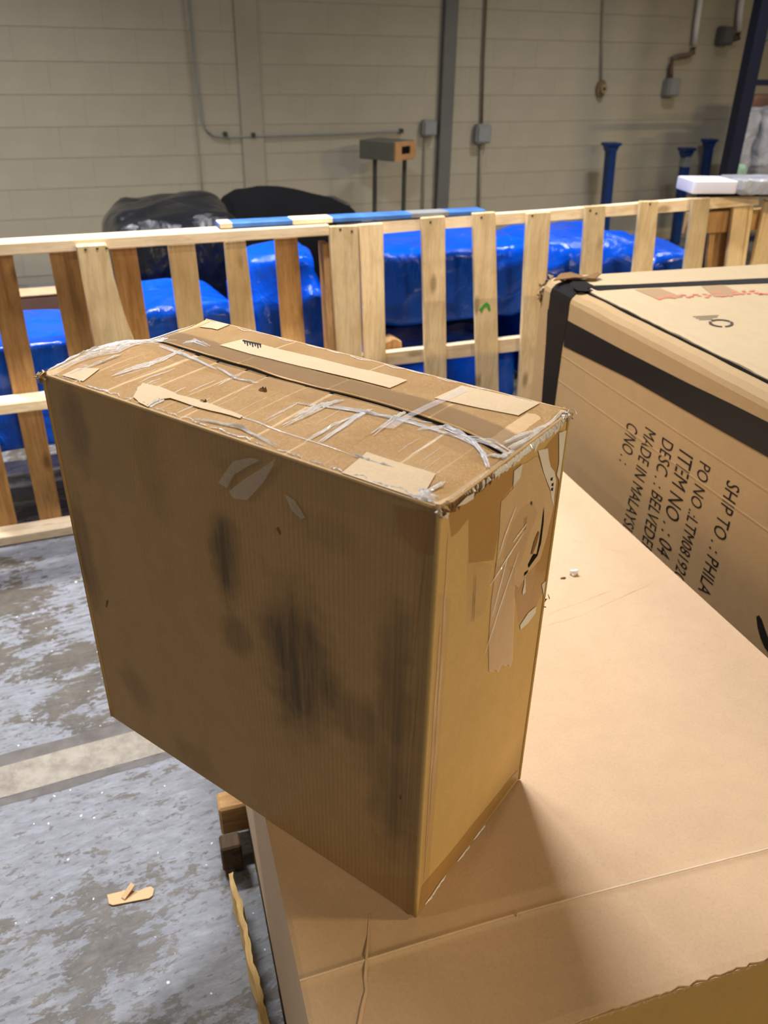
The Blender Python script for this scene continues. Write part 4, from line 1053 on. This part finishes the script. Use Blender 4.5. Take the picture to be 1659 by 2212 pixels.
# wide clear tape along the seam, back side then front side
cs = [i/24 for i in range(25)]
decal('clear_tape', ST, [(x, seam(x) + GAPW(x)*.35 + .012 + .02*max(0, (x-.94)/.06)) for x in cs] + [(x, min(.98, seam(x) + .17)) for x in reversed(cs)], M_tapec, box, .0012, True, N=20, amp=.0006)
decal('clear_tape', ST, [(x, seam(x) - GAPW(x)*.35 - .008) for x in reversed(cs)] + [(x, seam(x) - .13) for x in cs], M_tapethin, box, .0012, True, N=20, amp=.0008)
decal('clear_tape', ST, [(820, 928), (960, 860), (985, 845), (1000, 838), (1010, 848), (890, 905), (850, 930)], M_smear, box, .0018, amp=.0015)
# bare kraft and paper patches
decal('bare_patch', ST, [(168, 797), (216, 798), (180, 826), (134, 813)], M_patch, box, .0016)
decal('torn_label', ST, [(288, 860), (297, 842), (308, 830), (345, 838), (385, 856), (440, 870), (525, 902), (518, 907), (435, 885), (368, 863), (345, 866), (320, 882), (300, 872)], M_patch, box, .0018, jag=.002, thick=.0004, label='torn pale label')
decal('bare_patch', ST, [(792, 979), (941, 1026), (908, 1082), (738, 1024)], M_patch, box, .0016)
decal('bare_patch', ST, [(430, 708), (458, 696), (502, 701), (470, 714)], M_patch, box, .0016)
long_label = decal('paper_label', ST, [(474, 748), (526, 735), (600, 756), (740, 790), (880, 824), (842, 841), (700, 806), (600, 782), (540, 767)], M_patch, box, .0019, label='long pale label strip')
decal('bare_patch', ST, [(937, 862), (997, 835), (1166, 873), (1119, 900)], M_patch, box, .0016)
for k in range(7):                            # printed stub of letters at the end of the label strip
    u = 526 + k*5.6; v = 739 + k*1.3
    decal('print_remnant', ST, [(u, v - 2), (u+4, v - 1), (u+5, v + (10 if k % 2 else 7)), (u+2.5, v + (10 if k % 2 else 7))], M_ink, long_label, .0023)
decal('print_remnant', ST, [(524, 737), (565, 746), (564, 749), (524, 740)], M_ink, long_label, .0023)
# crumpled clear film ridges, their glints partly painted in near-white
rb = [
 ([(95, 795), (150, 770), (215, 757), (300, 740)], .006, .008), ([(120, 800), (190, 772), (250, 760), (320, 738)], .004, .006), ([(150, 812), (215, 786), (262, 768)], .003, .005),
 ([(200, 760), (260, 745), (318, 733)], .006, .009), ([(255, 812), (300, 795), (345, 782), (392, 758)], .0045, .006), ([(240, 815), (290, 800), (335, 788)], .003, .004),
 ([(400, 742), (425, 738), (455, 750)], .004, .004), ([(345, 748), (400, 768), (470, 800)], .003, .004), ([(470, 795), (510, 820), (560, 830)], .003, .004),
 ([(640, 905), (690, 880), (740, 868)], .004, .005), ([(610, 925), (665, 900), (720, 872)], .003, .004), ([(660, 955), (720, 920), (790, 890)], .005, .005), ([(690, 960), (770, 905), (800, 890)], .004, .004),
 ([(640, 872), (700, 880), (780, 892), (860, 905), (930, 915)], .004, .006), ([(720, 880), (800, 895), (900, 918), (985, 945), (1040, 972)], .005, .008), ([(800, 940), (850, 905), (870, 893)], .004, .006),
 ([(900, 930), (960, 925), (1010, 950), (1050, 990)], .004, .007), ([(1020, 950), (1045, 985), (1055, 1012)], .005, .009), ([(1000, 945), (1060, 960), (1100, 985)], .005, .008), ([(1090, 960), (1140, 938), (1190, 925)], .006, .008), ([(1100, 975), (1150, 950), (1195, 930)], .005, .007),
 ([(1060, 985), (1090, 990), (1115, 978)], .008, .012), ([(890, 1085), (930, 1062), (960, 1045)], .004, .005), ([(880, 1075), (915, 1080), (945, 1090)], .006, .005), ([(905, 1060), (915, 1070), (940, 1080)], .006, .005),
 ([(420, 905), (520, 925), (600, 965)], .003, .003), ([(310, 885), (340, 870), (352, 866)], .004, .004), ([(760, 985), (800, 1000), (850, 1012)], .003, .003), ([(1150, 930), (1200, 912), (1228, 897)], .004, .007)]
for k, (p, w_, h_) in enumerate(rb):
    ribbon('film_sheen', ST, p, w_*.75, M_smear, box, .0015, .0014, k*3)
    for q in range(3 if w_ > .0035 else 2):
        dx, dy = r_.uniform(-9, 9)*w_/.005, r_.uniform(-5, 5)*w_/.005
        a0, a1 = sorted((r_.uniform(0, .35), r_.uniform(.65, 1)))
        pp = [(u + dx*r_.uniform(.5, 1.2), v + dy*r_.uniform(.5, 1.2)) for u, v in p]
        if len(pp) > 2 and r_.random() < .3: pp = pp[:-1] if r_.random() < .5 else pp[1:]
        ribbon('crumpled_tape', ST, pp, r_.uniform(.0009, .0018), M_tapew, box, r_.uniform(.0015, .0035), .0018, k*7 + q)
for k in range(26):                           # faint lines across the front flap
    a = r_.uniform(.06, .97); b0, b1 = sorted((r_.uniform(.02, .9), r_.uniform(.1, 1.0)))
    if b1 - b0 < .2: b1 = min(1, b0 + .3)
    sm_ = seam(a) - .03; d_ = r_.uniform(-.006, .006)
    ribbon('tape_end_line', ST, [(a, b0*sm_), (a + d_, (b0+b1)/2*sm_), (a + d_*.5, b1*sm_)], r_.choice((.0006, .0009, .0022)), M_smear, box, .0006, .0012, k, st=True)
# thin lines of cardboard showing between tape ends
for p in ([(430, 880), (560, 915), (760, 985)],):
    ribbon('tape_end_line', ST, p, .0012, M_tapew, box, .0008, .0012, 2)
for k, (u, v) in enumerate(((1030, 755), (560, 842), (430, 868))):
    if k: ribbon('torn_flake', ST, [(u, v), (u+16, v+5)], .004, M_core, box, .006, .001, k)

# ---- front face
decal('packing_tape', SF, [(392, 905), (620, 990), (880, 1082), (940, 1100), (940, 1180), (880, 1150), (600, 1055), (400, 985)], M_tapethin, box, .0008)
decal('packing_tape', SF, [(100, 830), (240, 865), (290, 885), (290, 1090), (250, 1075), (140, 990)], M_tapethin, box, .0008)
decal('packing_tape', SF, [(850, 1090), (945, 1110), (940, 1200), (900, 1195), (860, 1150)], M_tape, box, .0012)
decal('loose_tape', SF, [(478, 1040), (490, 1020), (512, 992), (548, 985), (570, 990), (540, 1005), (512, 1022), (498, 1050)], M_loose, box, .003, amp=.004, label='loose clear tape end')
decal('loose_tape', SF, [(503, 1058), (530, 1035), (570, 1010), (605, 985), (596, 1008), (580, 1035), (542, 1076), (512, 1072)], M_loose, box, .004, amp=.005, label='loose clear tape end')
decal('loose_tape', SF, [(618, 1065), (640, 1080), (662, 1115), (655, 1120), (632, 1100)], M_loose, box, .0015, amp=.002)
for p in (((885, 1480), (905, 1300), (925, 1130)), ((875, 1800), (890, 1600), (905, 1450))): ribbon('tape_end_line', SF, p, .0015, M_tape, box, .0006, .0008, 4)
decal('packing_tape', SF, [(795, 1890), (893, 1895), (896, 1975), (860, 1955), (800, 1915)], M_tapethin, box, .0012)
for pts in (((600, 1137), (598, 1142), (606, 1156), (607, 1150)), ((231, 1296), (234, 1297), (231, 1312), (229, 1310)), ((863, 1718), (866, 1718), (866, 1726), (863, 1726))):
    decal('scuff_mark', SF, list(pts), M_core, box, .001)
# ---- right face
decal('packing_tape', SR, [(988, 1085), (1078, 1022), (1126, 1000), (1107, 1050), (1082, 1082), (1076, 1156), (1066, 1210), (1012, 1216), (1012, 1120), (988, 1150), (975, 1160), (968, 1110)], M_tape, box, .0004)
decal('packing_tape', SR, [(1110, 1050), (1206, 930), (1225, 930), (1205, 1090), (1180, 1260), (1158, 1310), (1120, 1345), (1110, 1280)], M_tape, box, .0004)
decal('torn_label', SR, [(1126, 1003), (1160, 985), (1172, 1020), (1187, 1060), (1195, 1094), (1180, 1160), (1165, 1210), (1140, 1235), (1120, 1270), (1070, 1225), (1077, 1156), (1082, 1082), (1107, 1056)], M_sidelabel, box, .0006, jag=.002, label='torn paper label under tape')
decal('tape_strip', SR, [(1070, 1216), (1112, 1225), (1110, 1280), (1106, 1425), (1100, 1440), (1096, 1434), (1090, 1440), (1082, 1436), (1075, 1452), (1068, 1446), (1063, 1452), (1055, 1450), (1054, 1400), (1060, 1300)], M_tapet, box, .0009, amp=.0004, label='tan tape strip with a serrated end')
decal('tape_strip', SR, [(1008, 1210), (1050, 1215), (1062, 1220), (1048, 1320), (1022, 1340), (1008, 1350)], M_tapethin, box, .0007)
decal('clear_tape', SR, [(1105, 1130), (1125, 1095), (1150, 1080), (1160, 1110), (1140, 1160), (1125, 1215), (1100, 1235), (1085, 1200)], M_tapethin, box, .0010, amp=.001)
for pts in ([(1109, 1017), (1128, 1001), (1122, 1032), (1107, 1051)], [(1161, 973), (1182, 968), (1184, 990), (1188, 1008), (1196, 1018), (1200, 1038), (1196, 1070), (1195, 1094), (1190, 1078), (1187, 1056), (1180, 1040), (1173, 1020)],
            [(1206, 935), (1224, 928), (1220, 985), (1216, 1026), (1209, 1053), (1206, 1035), (1201, 1026), (1206, 1000)], [(1169, 1262), (1181, 1251), (1176, 1291), (1172, 1280)],
            [(1157, 1309), (1156, 1323), (1140, 1345), (1123, 1360), (1122, 1350), (1140, 1323)], [(1132, 1241), (1134, 1260), (1134, 1279), (1128, 1285), (1127, 1279), (1131, 1262)]):
    decal('label_scrap', SR, pts, M_paper, box, .0010, label='white scrap of a torn label')
decal('tear_hole', SR, [(1173.5, 1092), (1172.5, 1126), (1167, 1172), (1159, 1200), (1150, 1212), (1140, 1226), (1139, 1219), (1147, 1203), (1151, 1196), (1158, 1196), (1164, 1166), (1169, 1130), (1171, 1112)], M_dark, box, .0013, label='long dark tear in the side')
decal('tear_hole', SR, [(1161, 1146), (1163, 1150), (1158, 1172), (1149, 1196), (1145, 1196), (1152, 1168)], M_core, box, .0013)
decal('tear_hole', SR, [(1145, 1082), (1148, 1084), (1147, 1091), (1144, 1088)], M_dark, box, .0013)
decal('tear_hole', SR, [(1132, 1236), (1140, 1230), (1136, 1238), (1130, 1244)], M_dark, box, .0013)
for k, (u, v) in enumerate(((1188, 1032), (1190, 1044), (1189, 1054))):
    decal('print_remnant', SR, [(u, v), (u+4, v-2), (u+3, v+6), (u-1, v+5)], M_ink, box, .0014)
for p in (((1112, 1092), (1090, 1150), (1073, 1205)), ((1128, 1150), (1095, 1200), (1055, 1265)), ((1118, 1190), (1080, 1300), (1045, 1410)), ((1135, 1130), (1105, 1170)), ((1095, 1195), (1060, 1330))):
    ribbon('tape_crease', SR, p, .0012, M_tapew, box, .001, .002, 5)
ribbon('tape_crease', SR, ((1025, 1240), (1022, 1300), (1020, 1345)), .0008, M_core, box, .0004, .0018, 5)
for p in (((968, 1150), (955, 1400), (930, 1750), (915, 1900)), ((950, 1350), (935, 1600), (918, 1850))): ribbon('tape_end_line', SR, p, .003, M_tapet, box, .0006, .0006, 8)
decal('packing_tape', SR, [(.015, .02), (.10, .02), (.11, .80), (.02, .84)], M_tapethin, box, .0004, st=True)
# bottom tape along the side with crumpled edge
decal('packing_tape', SR, [(903, 1975), (1119, 1678), (1119, 1662), (1105, 1676), (910, 1915)], M_tape, box, .0012)
for k, p in enumerate((((935, 1925), (960, 1890)), ((985, 1862), (1012, 1826)), ((1020, 1815), (1045, 1782)), ((915, 1960), (940, 1918)))): ribbon('crumpled_tape', SR, p, .0025, M_tapew, box, .003, .002, k)
# torn top edge at the near right: exposed core, then crumpled film along the rest
def torn_strip(name, u0, v0, u1, v1, mat, hgt, outw, seed, n=90):
    bm = bmesh.new(); rows = []
    for i in range(n+1):
        k = i/n; a, b = ST.inv(lerp(u0, u1, k), lerp(v0, v1, k)); a = min(1.0, a); b = min(.995, max(.005, b)); p = topf(1.0, b)
        q = [abs(noise.noise(Vector((i*.45 + j*3.1, seed, j*5.7)))) for j in range(5)]; env = min(1, 8*k, 8*(1-k))
        rows.append([bm.verts.new(c) for c in (p - NR*(.002 + .006*q[0]*env) + Vector((0, 0, .0008 + hgt*.25*q[1]*env)), p + NR*(.001 + outw*.35*q[2]*env) + Vector((0, 0, .001 + hgt*.5*q[3]*env)),
                     p + NR*(.0015 + outw*q[4]*env) - Vector((0, 0, .002 + hgt*q[0]*env)), p + NR*(.0012 + outw*.5*q[1]*env) - Vector((0, 0, .004 + hgt*1.7*q[2]*env)), p + NR*.0008 - Vector((0, 0, .005 + hgt*2.4*q[3]*env)))])
    for A_, B_ in zip(rows, rows[1:]):
        for j in range(4): bm.faces.new((A_[j], B_[j], B_[j+1], A_[j+1]))
    return obj(name, bm, mat, box)
torn_strip('torn_core', 954, 1096, 1070, 1012, M_core, .006, .007, 3)
torn_strip('crumpled_tape', 985, 1072, 1150, 950, M_tapew, .005, .006, 8)
torn_strip('crumpled_tape', 1120, 974, 1229, 890, M_tapew, .006, .006, 15)
torn_strip('torn_core', 1180, 928, 1229, 890, M_core, .004, .004, 21, 40)
for k in range(24):                           # film folded over the front top edge
    a = .02 + .96*k/24 + r_.uniform(-.01, .01); a2 = a + r_.uniform(.02, .05)
    ribbon('crumpled_tape', ST, [(a, .008), ((a+a2)/2, r_.uniform(.008, .03)), (a2, .010)], r_.uniform(.0008, .0018), M_tapew, box, r_.uniform(.001, .002), .0016, k*5, st=True)
for k in range(12):
    a = .03 + .9*k/12 + r_.uniform(-.02, .02)
    ribbon('crumpled_tape', ST, [(a, .985), (a + .03, r_.uniform(.965, .985)), (a + r_.uniform(.05, .07), .988)], r_.uniform(.0006, .0012), M_tapew, box, .001, .0016, k*5 + 2, st=True)
for k in range(14):                           # streaks round the lifted left end
    b = r_.uniform(.05, .6); b2 = b + r_.uniform(.12, .3)
    ribbon('crumpled_tape', ST, [(r_.uniform(.005, .05), b), (r_.uniform(.01, .06), (b+b2)/2), (r_.uniform(.005, .07), min(.66, b2))], r_.uniform(.0008, .002), M_tapew, box, r_.uniform(.001, .003), .0014, k*3 + 1, st=True)
def flake(name, p, size, mat, seed):
    rr = random.Random(seed); bm = bmesh.new()
    d = [Vector((rr.uniform(-1, 1), rr.uniform(-1, 1), rr.uniform(-1, 1))).normalized()*size*rr.uniform(.6, 1.2) for _ in range(3)]
    v = [bm.verts.new(Vector(p) + q) for q in (d[0], d[0]*.2 + d[1], d[1]*.5 + d[2], d[2] - d[0]*.5, -d[1]*.6)]
    c = bm.verts.new(Vector(p) + d[0].cross(d[1]).normalized()*size*.35)
    for i in range(5): bm.faces.new((v[i], v[(i+1) % 5], c))
    return obj(name, bm, mat, box)
decal('label_scrap', SR, [(978, 1092), (1000, 1070), (1018, 1062), (1016, 1075), (995, 1086)], M_paper, box, .003, amp=.003)
# crushed corners
for (key, cnt, rad) in (('FL', 16, .010), ('BR', 14, .010), ('FR', 10, .008)):
    for k in range(cnt):
        d = Vector((r_.uniform(-1, 1), r_.uniform(-1, 1), r_.uniform(-1.2, .5)))*rad*.8
        flake('crushed_corner', T[key] + d*.8, r_.uniform(.004, .008), (M_core, M_tapew, M_patch, M_top)[k % 4], k + len(key)*50 + int(rad*1e4))
p = rightf(*SR.inv(1172, 1302))
for k in range(5): flake('torn_flake', p + E1*(.002*k) + Vector((0, 0, .003*k - .005)), .005, M_core, 70 + k)

# =================================================================== FLOOR LITTER
p0, p1 = onz(236, 1942, 0), onz(330, 1925, 0)
pts = [onz(*q, .004) for q in ((231, 1932), (262, 1926), (268, 1922), (300, 1925), (312, 1918), (326, 1914), (333, 1920), (330, 1934), (322, 1940), (244, 1955), (235, 1952))]
t = thing('kraft_scrap', 'small pale cut cardboard scrap lying on the grey floor', 'scrap', (p0 + p1)/2)
obj('scrap_sheet', bm_prism(pts, Vector((0, 0, -.0035)), .0006), M_scrap, t)
a0 = onz(266, 1942, .0045); a1 = a0 + dirv(60)*.03 + Vector((0, 0, .012))
obj('lifted_tab', bm_prism([a0 - dirv(-30)*.005, a0 + dirv(-30)*.005, a1 + dirv(-30)*.006, a1 - dirv(-30)*.006], Vector((0, 0, .0025))), M_scrap, t)
